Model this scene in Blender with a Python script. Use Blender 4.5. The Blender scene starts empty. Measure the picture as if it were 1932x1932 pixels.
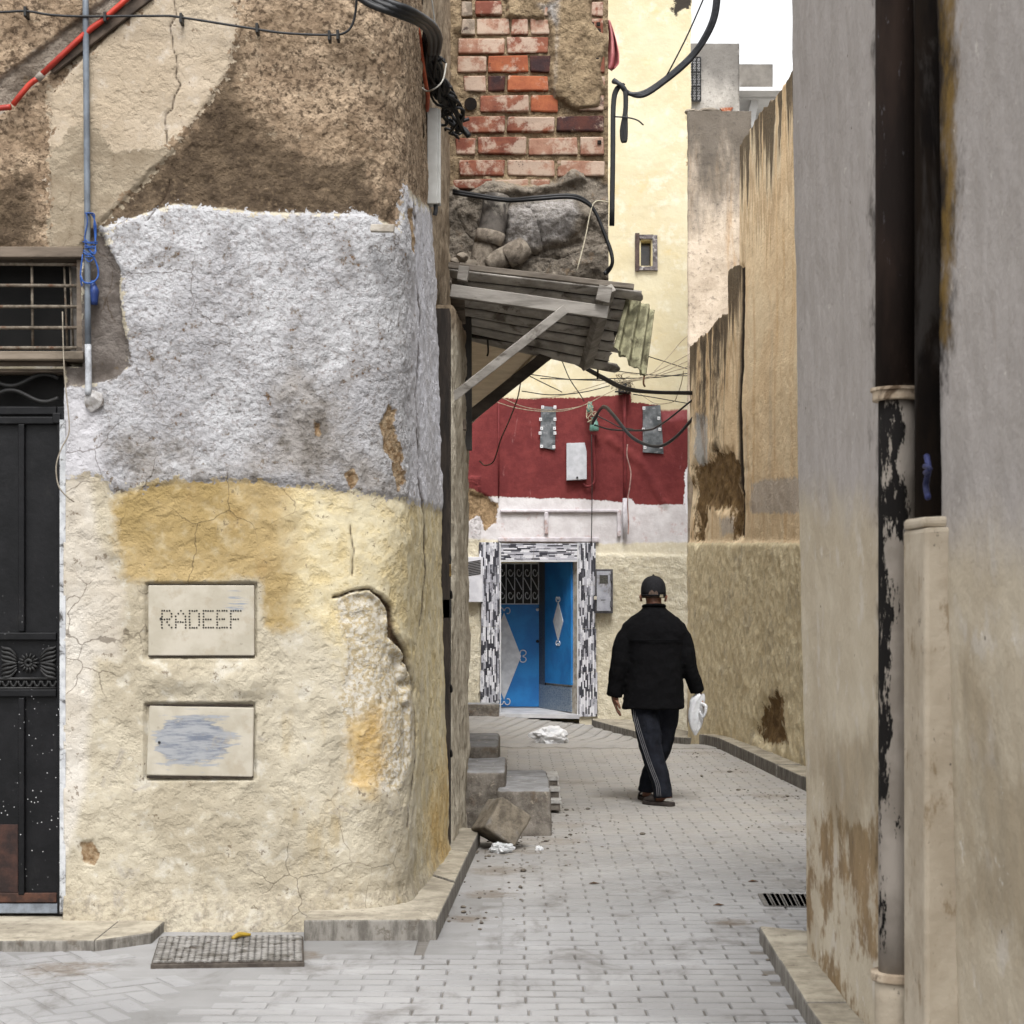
import bpy, bmesh, math, random
import numpy as np
from mathutils import Vector, Matrix, Quaternion
random.seed(7); rng = np.random.default_rng(7)
SC = bpy.context.scene; COL = SC.collection
# ------------------------------------------------------------------ camera
F, H, HY, CX = 3400.0, 1.42, 1145.0, 966.0     # focal length in picture units (1932 wide), eye height, horizon row, centre column
cd = bpy.data.cameras.new('camera'); cam = bpy.data.objects.new('camera', cd); COL.objects.link(cam)
cam.location = (0, 0, H); cam.rotation_euler = (math.pi/2, 0, 0)
cd.sensor_width = 24; cd.lens = F/1932*24; cd.shift_y = (HY-966)/1932
cd.clip_start = .05; cd.clip_end = 500
cd.dof.use_dof = True; cd.dof.focus_distance = 14.5; cd.dof.aperture_fstop = 7.1
SC.camera = cam
# ------------------------------------------------------------------ sky, sun, exposure (overcast)
SUN_EL, SUN_AZ = math.radians(57), math.radians(176)    # azimuth clockwise from +Y
w = bpy.data.worlds.new('World'); SC.world = w; w.use_nodes = True
wt = w.node_tree; bg = wt.nodes['Background']
sky = wt.nodes.new('ShaderNodeTexSky'); sky.sky_type = 'NISHITA'; sky.sun_disc = False
sky.sun_elevation = SUN_EL; sky.sun_rotation = SUN_AZ; sky.dust_density = 4; sky.air_density = 1.2
hs = wt.nodes.new('ShaderNodeHueSaturation'); hs.inputs['Saturation'].default_value = .05
wt.links.new(sky.outputs[0], hs.inputs['Color']); wt.links.new(hs.outputs[0], bg.inputs['Color'])
bg.inputs['Strength'].default_value = .15
sd = bpy.data.lights.new('sun', 'SUN'); sd.energy = 0.95; sd.angle = math.radians(16); sd.color = (1, .975, .94)
sun = bpy.data.objects.new('sun', sd); COL.objects.link(sun)
sv = Vector((math.sin(SUN_AZ)*math.cos(SUN_EL), math.cos(SUN_AZ)*math.cos(SUN_EL), math.sin(SUN_EL)))
sun.rotation_euler = (-sv).to_track_quat('-Z', 'Y').to_euler(); sun.location = (0, -3, 14)
vs = SC.view_settings; vs.view_transform = 'Standard'; vs.look = 'None'; vs.gamma = 1; vs.use_curve_mapping = False
vs.exposure = 1.15
SC.cycles.max_bounces = 6; SC.cycles.diffuse_bounces = 4

# ------------------------------------------------------------------ geometry helpers
def W(px, py, y):            # picture column, row on the plane at depth y -> point in the place
    return Vector(((px-CX)*y/F, y, H+(HY-py)*y/F))
def G(px, py, h=0.0):
    y = F*(H-h)/(py-HY); return Vector(((px-CX)*y/F, y, h))
def proj(P):
    P = np.asarray(P); return CX+F*P[..., 0]/P[..., 1], HY-F*(P[..., 2]-H)/P[..., 1]
def sstep(a, b, x):
    t = np.clip((x-a)/(b-a), 0, 1); return t*t*(3-2*t)
def _h(i, j, k):
    n = (i.astype(np.int64)*374761393+j.astype(np.int64)*668265263+k.astype(np.int64)*2147483647) & 0xffffffff
    n = ((n ^ (n >> 13))*1274126177) & 0xffffffff
    return ((n ^ (n >> 16)) & 0xffff)/65535.0
def vnoise(x, y, z):
    x, y, z = np.broadcast_arrays(x, y, z)
    i, j, k = np.floor(x), np.floor(y), np.floor(z)
    u, v, w_ = x-i, y-j, z-k
    u, v, w_ = u*u*(3-2*u), v*v*(3-2*v), w_*w_*(3-2*w_)
    r = 0
    for a in (0, 1):
        for b in (0, 1):
            for c in (0, 1):
                r = r+_h(i+a, j+b, k+c)*(u if a else 1-u)*(v if b else 1-v)*(w_ if c else 1-w_)
    return r
def fbm(P, sc, octv=4, gain=.5, seed=0):
    r = 0; a = 1; t = 0; P = np.asarray(P)
    for o in range(octv):
        r = r+a*vnoise(P[..., 0]*sc+seed*7.3, P[..., 1]*sc+seed*3.1, P[..., 2]*sc+o*11.7); t += a; a *= gain; sc *= 2.03
    return r/t-.5
def sdp(px, py, poly, scale=1.0):   # signed distance to a polygon, negative inside
    poly = np.asarray(poly, float); d = np.full(px.shape, 1e18); ins = np.zeros(px.shape, bool)
    for (ax, ay), (bx, by) in zip(poly, np.roll(poly, -1, 0)):
        ex, ey = bx-ax, by-ay; L = ex*ex+ey*ey+1e-12
        t = np.clip(((px-ax)*ex+(py-ay)*ey)/L, 0, 1)
        d = np.minimum(d, (px-ax-t*ex)**2+(py-ay-t*ey)**2)
        c = ((ay > py) != (by > py)) & (px < ex*(py-ay)/(ey if ey else 1e-12)+ax)
        ins ^= c
    return np.where(ins, -1, 1)*np.sqrt(d)/scale
def sdl(px, py, line, scale=1.0):   # distance to an open polyline
    d = np.full(px.shape, 1e18)
    for (ax, ay), (bx, by) in zip(line[:-1], line[1:]):
        ex, ey = bx-ax, by-ay; L = ex*ex+ey*ey+1e-12
        t = np.clip(((px-ax)*ex+(py-ay)*ey)/L, 0, 1)
        d = np.minimum(d, (px-ax-t*ex)**2+(py-ay-t*ey)**2)
    return np.sqrt(d)/scale

def link(o, parent=None):
    COL.objects.link(o)
    if parent is not None: o.parent = parent
    return o
def mobj(name, me, mat=None, parent=None, smooth=False):
    o = bpy.data.objects.new(name, me)
    if mat is not None and not me.materials: me.materials.append(mat)
    if smooth:
        me.polygons.foreach_set('use_smooth', np.ones(len(me.polygons), bool))
    return link(o, parent)
def empty(name, loc=(0, 0, 0)):
    o = bpy.data.objects.new(name, None); o.empty_display_size = .1; o.location = loc
    return link(o)
def reparent(o, p):                 # parts are built in world coordinates
    o.parent = p; o.matrix_parent_inverse = Matrix.Translation(p.location).inverted()
    return o
def tag(o, label, cat, group=None):
    o['label'] = label; o['category'] = cat
    if group: o['group'] = group
    return o
def struct(o): o['kind'] = 'structure'; return o
def stuff(o): o['kind'] = 'stuff'; return o
class MB:
    """collects boxes, beams, tubes, prisms into one mesh"""
    def __init__(s): s.v = []; s.f = []
    def add(s, vs_, fs):
        b = len(s.v); s.v += [tuple(p) for p in vs_]; s.f += [tuple(b+i for i in f) for f in fs]
    def box(s, a, b, jit=0):
        x0, y0, z0 = a; x1, y1, z1 = b
        p = [(x, y, z) for x in (x0, x1) for y in (y0, y1) for z in (z0, z1)]
        if jit: p = [tuple(c+random.uniform(-jit, jit) for c in q) for q in p]
        s.add(p, [(0, 1, 3, 2), (4, 6, 7, 5), (0, 4, 5, 1), (2, 3, 7, 6), (0, 2, 6, 4), (1, 5, 7, 3)])
    def beam(s, p0, p1, w_, h, up=(0, 0, 1), jit=0):
        p0, p1 = Vector(p0), Vector(p1); d = (p1-p0).normalized(); up = Vector(up)
        sd_ = d.cross(up).normalized(); u = sd_.cross(d).normalized()
        pts = []
        for p in (p0, p1):
            for a, b in ((-1, -1), (1, -1), (1, 1), (-1, 1)):
                pts.append(p+sd_*(a*w_/2)+u*(b*h/2)+Vector([random.uniform(-jit, jit) for _ in range(3)]))
        s.add(pts, [(0, 1, 2, 3), (7, 6, 5, 4), (0, 4, 5, 1), (1, 5, 6, 2), (2, 6, 7, 3), (3, 7, 4, 0)])
    def tube(s, pts, r, n=8, sub=4, cap=True, jit=0):
        pts = [Vector(p) for p in pts]
        if sub > 1 and len(pts) > 2:
            q = []; e = [pts[0]*2-pts[1]]+pts+[pts[-1]*2-pts[-2]]
            for i in range(1, len(e)-2):
                for k in range(sub):
                    t = k/sub; a, b, c, d = e[i-1], e[i], e[i+1], e[i+2]
                    q.append(.5*((2*b)+(c-a)*t+(2*a-5*b+4*c-d)*t*t+(3*b-a-3*c+d)*t**3))
            q.append(pts[-1]); pts = q
        N = len(pts); rs = r if isinstance(r, (list, tuple)) else [r]*N
        if len(rs) != N: rs = list(np.interp(np.linspace(0, 1, N), np.linspace(0, 1, len(rs)), rs))
        ring = []; pu = None
        for i, p in enumerate(pts):
            d = (pts[min(i+1, N-1)]-pts[max(i-1, 0)])
            d = d.normalized() if d.length > 1e-9 else Vector((0, 0, 1))
            if pu is None:
                pu = d.orthogonal().normalized()
            pu = (pu-d*pu.dot(d)); pu = pu.normalized() if pu.length > 1e-6 else d.orthogonal().normalized()
            pv = d.cross(pu); jr = 1+random.uniform(-jit, jit)
            ring.append([p+(pu*math.cos(2*math.pi*k/n)+pv*math.sin(2*math.pi*k/n))*rs[i]*jr for k in range(n)])
        fs = []
        for i in range(N-1):
            for k in range(n):
                fs.append((i*n+k, i*n+(k+1) % n, (i+1)*n+(k+1) % n, (i+1)*n+k))
        if cap: fs += [tuple(range(n-1, -1, -1)), tuple((N-1)*n+k for k in range(n))]
        s.add([p for r_ in ring for p in r_], fs)
    def prism(s, poly, z0, z1):      # plan polygon (x, y), counter-clockwise
        n = len(poly)
        s.add([(x, y, z0) for x, y in poly]+[(x, y, z1) for x, y in poly],
              [tuple(range(n-1, -1, -1)), tuple(range(n, 2*n))]+[(i, (i+1) % n, n+(i+1) % n, n+i) for i in range(n)])
    def slab(s, pts, off):           # outline in space, thickened by a vector
        n = len(pts); off = Vector(off)
        s.add([Vector(p) for p in pts]+[Vector(p)+off for p in pts],
              [tuple(range(n)), tuple(range(2*n-1, n-1, -1))]+[(i, n+i, n+(i+1) % n, (i+1) % n) for i in range(n)])
    def disc(s, c, r, n, ax, th):
        ax = Vector(ax).normalized(); s.tube([Vector(c)-ax*th/2, Vector(c)+ax*th/2], r, n, 1)
    def lathe(s, prof, c, n=20, sx=1, sy=1):   # [(r, z)]
        c = Vector(c); vs_ = [(c.x+r*sx*math.cos(2*math.pi*k/n), c.y+r*sy*math.sin(2*math.pi*k/n), c.z+z) for r, z in prof for k in range(n)]
        m = len(prof)
        s.add(vs_, [(i*n+k, i*n+(k+1) % n, (i+1)*n+(k+1) % n, (i+1)*n+k) for i in range(m-1) for k in range(n)]
              + [tuple(range(n-1, -1, -1)), tuple((m-1)*n+k for k in range(n))])
    def build(s, name, mat, parent=None, smooth=False, bevel=0, fix=True):
        me = bpy.data.meshes.new(name); me.from_pydata(s.v, [], s.f)
        if fix:
            bm = bmesh.new(); bm.from_mesh(me); bmesh.ops.recalc_face_normals(bm, faces=bm.faces[:]); bm.to_mesh(me); bm.free()
        me.materials.append(mat)
        o = bpy.data.objects.new(name, me)
        if smooth: me.polygons.foreach_set('use_smooth', np.ones(len(me.polygons), bool))
        COL.objects.link(o)
        if parent is not None: reparent(o, parent)
        if bevel:
            b = o.modifiers.new('b', 'BEVEL'); b.width = bevel; b.segments = 2; b.limit_method = 'ANGLE'; b.angle_limit = .6
        return o
def one(fn, *a, name='part', mat=None, parent=None, smooth=False, bevel=0, **k):
    m = MB(); getattr(m, fn)(*a, **k); return m.build(name, mat, parent, smooth, bevel)
def grid(name, P, mat, parent=None, attrs=None, smooth=True, flip=False, drop=None):
    nu, nv = P.shape[:2]; me = bpy.data.meshes.new(name)
    idx = np.arange(nu*nv).reshape(nu, nv)
    q = np.stack([idx[:-1, :-1], idx[1:, :-1], idx[1:, 1:], idx[:-1, 1:]], -1).reshape(-1, 4)
    if drop is not None: q = q[~drop.reshape(-1)[q].any(1)]
    if flip: q = q[:, ::-1]
    me.vertices.add(nu*nv); me.vertices.foreach_set('co', P.reshape(-1).astype(np.float32))
    me.loops.add(q.size); me.loops.foreach_set('vertex_index', q.reshape(-1).astype(np.int32))
    me.polygons.add(len(q)); me.polygons.foreach_set('loop_start', np.arange(0, q.size, 4, dtype=np.int32))
    me.update(calc_edges=True); me.validate()
    if smooth: me.polygons.foreach_set('use_smooth', np.ones(len(q), bool))
    for k, a in (attrs or {}).items():
        at = me.attributes.new(k, 'FLOAT', 'POINT'); at.data.foreach_set('value', np.clip(a, -9, 9).reshape(-1).astype(np.float32))
    me.materials.append(mat); o = bpy.data.objects.new(name, me); COL.objects.link(o)
    if parent is not None: reparent(o, parent)
    return o

# ------------------------------------------------------------------ material helpers
def lin(c):
    g = .3*c[0]+.59*c[1]+.11*c[2]; c = tuple(g+(v-g)*.86 for v in c)
    return tuple(((v/255)/12.92*1.0 if v/255 <= .04045 else ((v/255+.055)/1.055)**2.4)*.86 for v in c)+(1,)
class M:
    def __init__(s, name, rough=.85, spec=.25, metal=0):
        s.m = bpy.data.materials.new(name); s.m.use_nodes = True; s.t = s.m.node_tree
        s.p = s.t.nodes['Principled BSDF']; s.p.inputs['Roughness'].default_value = rough
        s.p.inputs['Specular IOR Level'].default_value = spec; s.p.inputs['Metallic'].default_value = metal
        s.h = None; s._c = {}
    def n(s, typ, ins=None, **pr):
        nd = s.t.nodes.new('ShaderNode'+typ)
        for k, v in pr.items(): setattr(nd, k, v)
        for k, v in (ins or {}).items(): s.set(nd.inputs[k], v)
        return nd
    def set(s, i, v):
        if isinstance(v, bpy.types.NodeSocket): s.t.links.new(v, i)
        elif isinstance(v, tuple) and i.type == 'RGBA' and len(v) == 3: i.default_value = lin(v)
        else: i.default_value = v
    def pos(s, sc=(1, 1, 1), obj=False):
        k_ = ('p', tuple(sc), obj)
        if k_ in s._c: return s._c[k_]
        src = s.n('TexCoord').outputs['Object'] if obj else s.n('NewGeometry').outputs['Position']
        s._c[k_] = src if tuple(sc) == (1, 1, 1) else s.n('VectorMath', {0: src, 1: tuple(sc)}, operation='MULTIPLY').outputs[0]
        return s._c[k_]
    def noise(s, vec, scale, det=4, rg=.55, dist=0):
        k_ = (vec.node.name, scale, det, rg, dist)
        if k_ not in s._c: s._c[k_] = s.n('TexNoise', {'Vector': vec, 'Scale': scale, 'Detail': det, 'Roughness': rg, 'Distortion': dist}).outputs[0]
        return s._c[k_]
    def vor(s, vec, scale, feat='F1', out='Distance', rnd=1):
        return s.n('TexVoronoi', {'Vector': vec, 'Scale': scale, 'Randomness': rnd}, feature=feat).outputs[out]
    def mr(s, v, a, b, c=0.0, d=1.0):
        return s.n('MapRange', {0: v, 1: a, 2: b, 3: c, 4: d}, interpolation_type='SMOOTHSTEP').outputs[0]
    def op(s, o, a, b=0.0, clamp=False):
        return s.n('Math', {0: a, 1: b}, operation=o, use_clamp=clamp).outputs[0]
    def mix(s, f, a, b, bl='MIX'):
        nd = s.n('Mix', data_type='RGBA', blend_type=bl, clamp_factor=True)
        s.set(nd.inputs[0], f); s.set(nd.inputs[6], a); s.set(nd.inputs[7], b); return nd.outputs[2]
    def attr(s, name):
        if name not in s._c: s._c[name] = s.n('Attribute', attribute_name=name).outputs['Fac']
        return s._c[name]
    def amask(s, name, soft=.02): return s.mr(s.attr(name), soft, -soft)
    def sep(s, v): return s.n('SeparateXYZ', {0: v}).outputs
    def rand(s): return s.n('ObjectInfo').outputs['Random']
    def var(s, f, a, b, lo=.35, hi=.65): return s.mix(s.mr(f, lo, hi), a, b)
    def reg(s, name, vec, amp=.06, soft=.008, sc=9, amp2=.02, sc2=60):
        d = s.attr(name); sc = 3 if sc < 4 else 6 if sc < 8 else 10; sc2 = 36
        d = s.op('ADD', d, s.op('MULTIPLY', s.op('SUBTRACT', s.noise(vec, sc, 5, .6), .5), amp))
        d = s.op('ADD', d, s.op('MULTIPLY', s.op('SUBTRACT', s.noise(vec, sc2, 3, .6), .5), amp2))
        return s.mr(d, soft, -soft)
    def bump(s, h, st=.5, dist=.01):
        ins = {'Strength': st, 'Distance': dist, 'Height': h}
        if s.h is not None: ins['Normal'] = s.h
        s.h = s.n('Bump', ins).outputs[0]; return s
    def done(s, col, rough=None):
        s.set(s.p.inputs['Base Color'], col)
        if rough is not None: s.set(s.p.inputs['Roughness'], rough)
        if s.h is not None: s.t.links.new(s.h, s.p.inputs['Normal'])
        return s.m
def simple(name, c1, c2, scale=12, rough=.7, bump=.2, spec=.3, metal=0, det=5, dirt=None, st=(1, 1, 1)):
    m = M(name, rough, spec, metal); v = m.pos(st); f = m.noise(v, scale, det, .6)
    c = m.var(f, c1, c2)
    if dirt:
        c = m.mix(m.mr(m.noise(v, scale*.6, 6, .7, .5), .52, .66), c, dirt)
    if bump: m.bump(m.noise(v, scale*6, 3), bump, .004)
    return m.done(c)
# ================================================================== GROUND
def gz(x, y):
    t = sstep(18.0, 22.0, np.asarray(y, float)); return -.105*t*np.clip(np.asarray(x, float)+.25, 0, 6)
DIRT = [((-.12, 8.9, 0), .30), ((-.10, 9.7, 0), .36), ((-.02, 10.5, 0), .48), ((.22, 10.9, 0), .5), ((.33, 11.7, 0), .42), ((.28, 12.6, 0), .35), ((-.2, 8.2, 0), .22),
        ((1.22, 7.4, 0), .3), ((1.9, 11.5, 0), .5), ((1.95, 13.5, 0), .42), ((1.9, 15.5, 0), .4), ((1.85, 17.5, 0), .45), ((-1.75, 7.05, 0), .36), ((-.85, 7.35, 0), .2), ((.5, 14.6, 0), .5), ((1.0, 8.1, 0), .22)]
def ground_mat(name, c1, c2, joint=False):
    m = M(name, .8, .3); v = m.pos()
    big = m.noise(v, .9, 4, .6); fine = m.noise(v, 35, 4, .7)
    c = m.var(big, c1, c2)
    if not joint:
        c = m.mix(m.op('MULTIPLY', m.rand(), .25), c, m.mix(.6, c, (128, 128, 132)))
        at = m.attr('shade'); c = m.mix(m.op('MULTIPLY', at, .25), c, m.mix(.6, c, (128, 128, 132)))
    c = m.mix(m.mr(m.noise(m.pos((1, .5, 1)), 3.2, 6, .7, .6), .50, .70, 0, .62), c, (92, 86, 80))
    c = m.mix(m.mr(m.noise(m.pos((.5, 1.6, 1)), 2.2, 6, .7), .50, .72, 0, .35), c, (184, 184, 186))
    d = None
    for (p, r) in DIRT:
        q = m.n('VectorMath', {0: v, 1: p}, operation='DISTANCE').outputs['Value']
        q = m.mr(q, r, r*.15); d = q if d is None else m.op('MAXIMUM', d, q)
    dm = m.mr(m.op('ADD', d, m.op('MULTIPLY', m.op('SUBTRACT', m.noise(m.pos((.8, 1.1, 1)), 11, 7, .8), .5), 2.6)), .55, 1.15, 0, .7)
    c = m.mix(dm, c, (104, 88, 70))
    c = m.mix(m.mr(m.noise(v, 90, 2), .66, .76, 0, .45), c, (84, 80, 74))
    # dusty sand over everything further up the lane
    y = m.sep(v)[1]
    du = m.op('MULTIPLY', m.mr(y, 7.5, 12.5), m.mr(m.noise(v, 1.6, 6, .7), .3, .75, .35, .9))
    c = m.mix(du, c, (168, 162, 152))
    if not joint:
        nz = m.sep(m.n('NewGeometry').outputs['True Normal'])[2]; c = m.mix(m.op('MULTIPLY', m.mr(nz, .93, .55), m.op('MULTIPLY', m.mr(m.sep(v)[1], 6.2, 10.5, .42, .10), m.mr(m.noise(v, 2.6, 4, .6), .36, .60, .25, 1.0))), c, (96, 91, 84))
    m.bump(fine, .35, .004); m.bump(m.noise(v, 160, 2), .25, .002)
    return m.done(c)
MAT_PAVER = ground_mat('concrete paver', (162, 161, 161), (146, 145, 145))
MAT_BED = ground_mat('dusty bedding sand', (128, 122, 114), (108, 103, 97), True)
MAT_SLAB = ground_mat('dusty concrete', (150, 149, 149), (128, 127, 126), True)
xs = np.concatenate([np.linspace(-60, -4, 15), np.linspace(-3.5, 4.5, 60), np.linspace(5, 60, 15)])
ys = np.concatenate([np.linspace(-40, 3, 12), np.linspace(3.5, 27, 120), np.linspace(28, 150, 20)])
X, Y = np.meshgrid(xs, ys, indexing='ij')
Pg = np.stack([X, Y, gz(X, Y)-.006+.006*fbm(np.stack([X, Y, X*0], -1), 1.2)], -1)
pav = struct(grid('pavement', Pg, MAT_BED))
# running-bond pavers across the lane
def paver_mesh(k):
    r = random.Random(k); L, Wd, g = .205, .1, .0035
    m = MB(); x, y, b, c = L/2-.0024, Wd/2-.0075, .005, .003
    def j(): return r.uniform(-.0015, .0015)
    top = [(-x+b+j(), -y+c+j(), .002+j()*.5), (x-b+j(), -y+c+j(), .002+j()*.5), (x-b+j(), y-c+j(), .002+j()*.5), (-x+b+j(), y-c+j(), .002+j()*.5)]
    mid = [(-x, -y, -.004), (x, -y, -.004), (x, y, -.004), (-x, y, -.004)]
    bot = [(p[0], p[1], -.03) for p in mid]
    m.add(top+mid+bot, [(0, 1, 2, 3)]+[(4+i, 4+(i+1) % 4, (i+1) % 4, i) for i in range(4)]+[(8+i, 8+(i+1) % 4, 4+(i+1) % 4, 4+i) for i in range(4)])
    return m
pm = [paver_mesh(k) for k in range(10)]
pme = []
for m in pm:
    me = bpy.data.meshes.new('paver'); me.from_pydata(m.v, [], m.f); me.materials.append(MAT_PAVER); pme.append(me)
def left_edge(y): return -1.05-.25*(7-y) if y < 7.35 else (-.13 if y < 10.6 else -.05)
spots = []
row = 0; y = 4.4
while y < 17.9:
    off = (row % 2)*.1025+.006*math.sin(row*1.7)
    x = -2.2+off
    while x < 2.6:
        if x-.1 > left_edge(y) and not (y > 7.3 and x < -.12) and not (-1.5 < x < -.78 and 6.9 < y < 7.7) and not (y < 7.55 and x > 1.08):
            spots.append((x, y))
        x += .205
    row += 1; y += .1
def vis(p):
    px, py = CX+F*p[0]/p[1], HY+F*H/p[1]
    return 20 < px < 1912-max(0, (1517-1900)) and py < 1950 and not (px > 1500)
near = sorted([p for p in spots if vis(p)], key=lambda p: p[1])[:300]; nset = set(near)
for (x, y) in near:
    o = bpy.data.objects.new('paver', random.choice(pme)); COL.objects.link(o); o.parent = pav
    o.location = (x, y, .001+random.uniform(-.002, .002)); o.rotation_euler = (random.uniform(-.016, .016), random.uniform(-.010, .010), random.uniform(-.008, .008)+random.choice((0, math.pi)))
mb = MB(); shade = []
def put(mb, m, x, y, rz, sc=1.0, sx=1.0):
    c, s_ = math.cos(rz), math.sin(rz); z = float(gz(x, y))
    mb.add([(x+(p[0]*sx*c-p[1]*s_)*sc, y+(p[0]*sx*s_+p[1]*c)*sc, z+p[2]+.001) for p in m.v], m.f)
    shade.extend([random.random()]*len(m.v))
for (x, y) in spots:
    if (x, y) not in nset: put(mb, random.choice(pm), x, y, random.uniform(-.008, .008))
rows = {}
for (x, y) in spots: rows[y] = min(x, rows.get(y, 9))
for y, x in rows.items():
    if y > 7.3 and x-.1025-left_edge(y) > .05: put(mb, random.choice(pm), x-.1025-.051, y, 0, 1.0, .48)
# herringbone band in front of the far house and diagonal pavers left of the lane
def herring(x0, x1, y0, y1, ang, test, sc=1.0):
    c, s_ = math.cos(ang), math.sin(ang); R = 48
    for i in range(-R, R):
        for j in range(-R, R):
            k = (i-j) % 4
            for (ux, uy, rz) in (((i*.1025+.05, j*.1025, 0),) if k == 0 else ((i*.1025, j*.1025+.05, math.pi/2),) if k == 3 else ()):
                x = (x0+x1)/2+(ux*c-uy*s_)*sc; y = (y0+y1)/2+(ux*s_+uy*c)*sc
                if x0 < x < x1 and y0 < y < y1 and test(x, y): put(mb, random.choice(pm), x, y, ang+rz, .985*sc)
herring(-1.6, 2.3, 18.1, 23.9, math.radians(38), lambda x, y: y > 18.25-.1*x)
herring(-3.0, -.7, 5.4, 7.4, math.radians(33), lambda x, y: x < left_edge(y)-.06 and not (-1.55 < x < -.7 and 6.85 < y < 7.75), 1.0)
me = bpy.data.meshes.new('pavers'); me.from_pydata(mb.v, [], mb.f); me.materials.append(MAT_PAVER)
a = me.attributes.new('shade', 'FLOAT', 'POINT'); a.data.foreach_set('value', np.array(shade, np.float32))
o = stuff(bpy.data.objects.new('pavers', me)); link(o, pav)
# smooth concrete strip beside the left kerb
sl = MB(); sl.slab([(-.36, 7.30, -.012), (.02, 7.30, -.012), (.02, 10.75, -.012), (-.25, 10.9, -.012)], (0, 0, .013))
o = sl.build('concrete_strip', MAT_SLAB, pav)
sl = MB(); sl.slab([(-3.2, 4.5, -.012), (-.40, 4.5, -.012), (-.40, 8.0, -.012), (-3.2, 8.0, -.012)], (0, 0, .012))
sl.build('concrete_strip', MAT_SLAB, pav)

# ------------------------------------------------------------------ kerbs
def kerb_mat():
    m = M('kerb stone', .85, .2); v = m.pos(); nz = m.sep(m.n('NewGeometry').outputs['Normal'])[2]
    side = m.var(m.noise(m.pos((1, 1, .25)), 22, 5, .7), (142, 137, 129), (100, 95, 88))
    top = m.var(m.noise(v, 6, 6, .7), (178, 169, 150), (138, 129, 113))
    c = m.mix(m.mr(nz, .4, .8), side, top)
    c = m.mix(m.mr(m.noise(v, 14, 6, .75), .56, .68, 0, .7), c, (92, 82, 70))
    m.bump(m.noise(v, 40, 5, .7), .6, .006)
    return m.done(c)
MAT_KERB = kerb_mat()
def kerb(name, outer, inner, h, cuts, z0=-.08):
    """outer/inner: matching plan points; one stone for each interval"""
    root = struct(empty(name, (outer[0][0], outer[0][1], 0)))
    for i in range(len(outer)-1):
        n = cuts[i]
        for k in range(n):
            t0, t1 = k/n+(.006 if k else 0), (k+1)/n
            A, B = Vector(outer[i]), Vector(outer[i+1]); C, D = Vector(inner[i]), Vector(inner[i+1])
            q = [A.lerp(B, t0), A.lerp(B, t1), C.lerp(D, t1), C.lerp(D, t0)]
            m = MB(); dh = random.uniform(-.004, .004); g0 = float(gz(q[0].x, q[0].y)); g1 = float(gz(q[1].x, q[1].y))
            zz = [g0, g1, g1, g0]
            m.add([(p.x, p.y, z0+g) for p, g in zip(q, zz)]+[(p.x, p.y, h+dh+g) for p, g in zip(q, zz)],
                  [(3, 2, 1, 0), (4, 5, 6, 7), (0, 1, 5, 4), (1, 2, 6, 5), (2, 3, 7, 6), (3, 0, 4, 7)])
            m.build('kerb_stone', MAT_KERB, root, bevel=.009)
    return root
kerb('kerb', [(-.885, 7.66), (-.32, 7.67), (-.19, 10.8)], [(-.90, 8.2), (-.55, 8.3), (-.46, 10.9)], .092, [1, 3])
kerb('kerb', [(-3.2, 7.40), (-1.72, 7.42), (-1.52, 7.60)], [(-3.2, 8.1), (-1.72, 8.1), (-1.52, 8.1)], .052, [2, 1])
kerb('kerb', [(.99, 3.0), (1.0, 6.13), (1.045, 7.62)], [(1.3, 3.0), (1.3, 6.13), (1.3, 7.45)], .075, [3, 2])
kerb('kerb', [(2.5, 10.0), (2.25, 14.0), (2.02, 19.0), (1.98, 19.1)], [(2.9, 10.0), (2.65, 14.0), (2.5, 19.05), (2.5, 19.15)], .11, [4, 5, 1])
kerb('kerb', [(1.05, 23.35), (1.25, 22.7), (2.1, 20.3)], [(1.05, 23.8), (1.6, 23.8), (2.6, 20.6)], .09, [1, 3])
for (x0, y0, x1, y1, nm, lb) in ((1437, 1690, 1530, 1712, 'drain_grate', 'slotted iron drain grate in the paving beside the right wall'),):
    A, B, C, D = G(1437, 1688, .004), G(1560, 1690, .004), G(1570, 1713, .004), G(1450, 1711, .004)
    root = tag(empty(nm, A), lb, 'grate'); iron = simple('worn iron', (120, 118, 116), (92, 88, 84), 30, .6, .3, .4)
    dark = simple('slot dark', (104, 100, 96), (84, 80, 76), 30, .9, 0)
    m = MB(); m.slab([A, B, C, D], (0, 0, .002)); m.build('bed', dark, root)
    for k in range(26):
        t = k/26; p, q = A.lerp(B, t), D.lerp(C, t); m = MB(); m.beam(p+Vector((0, 0, .004)), q+Vector((0, 0, .004)), .017 if k % 5 else .04, .005); m.build('bar', iron, root)
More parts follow.
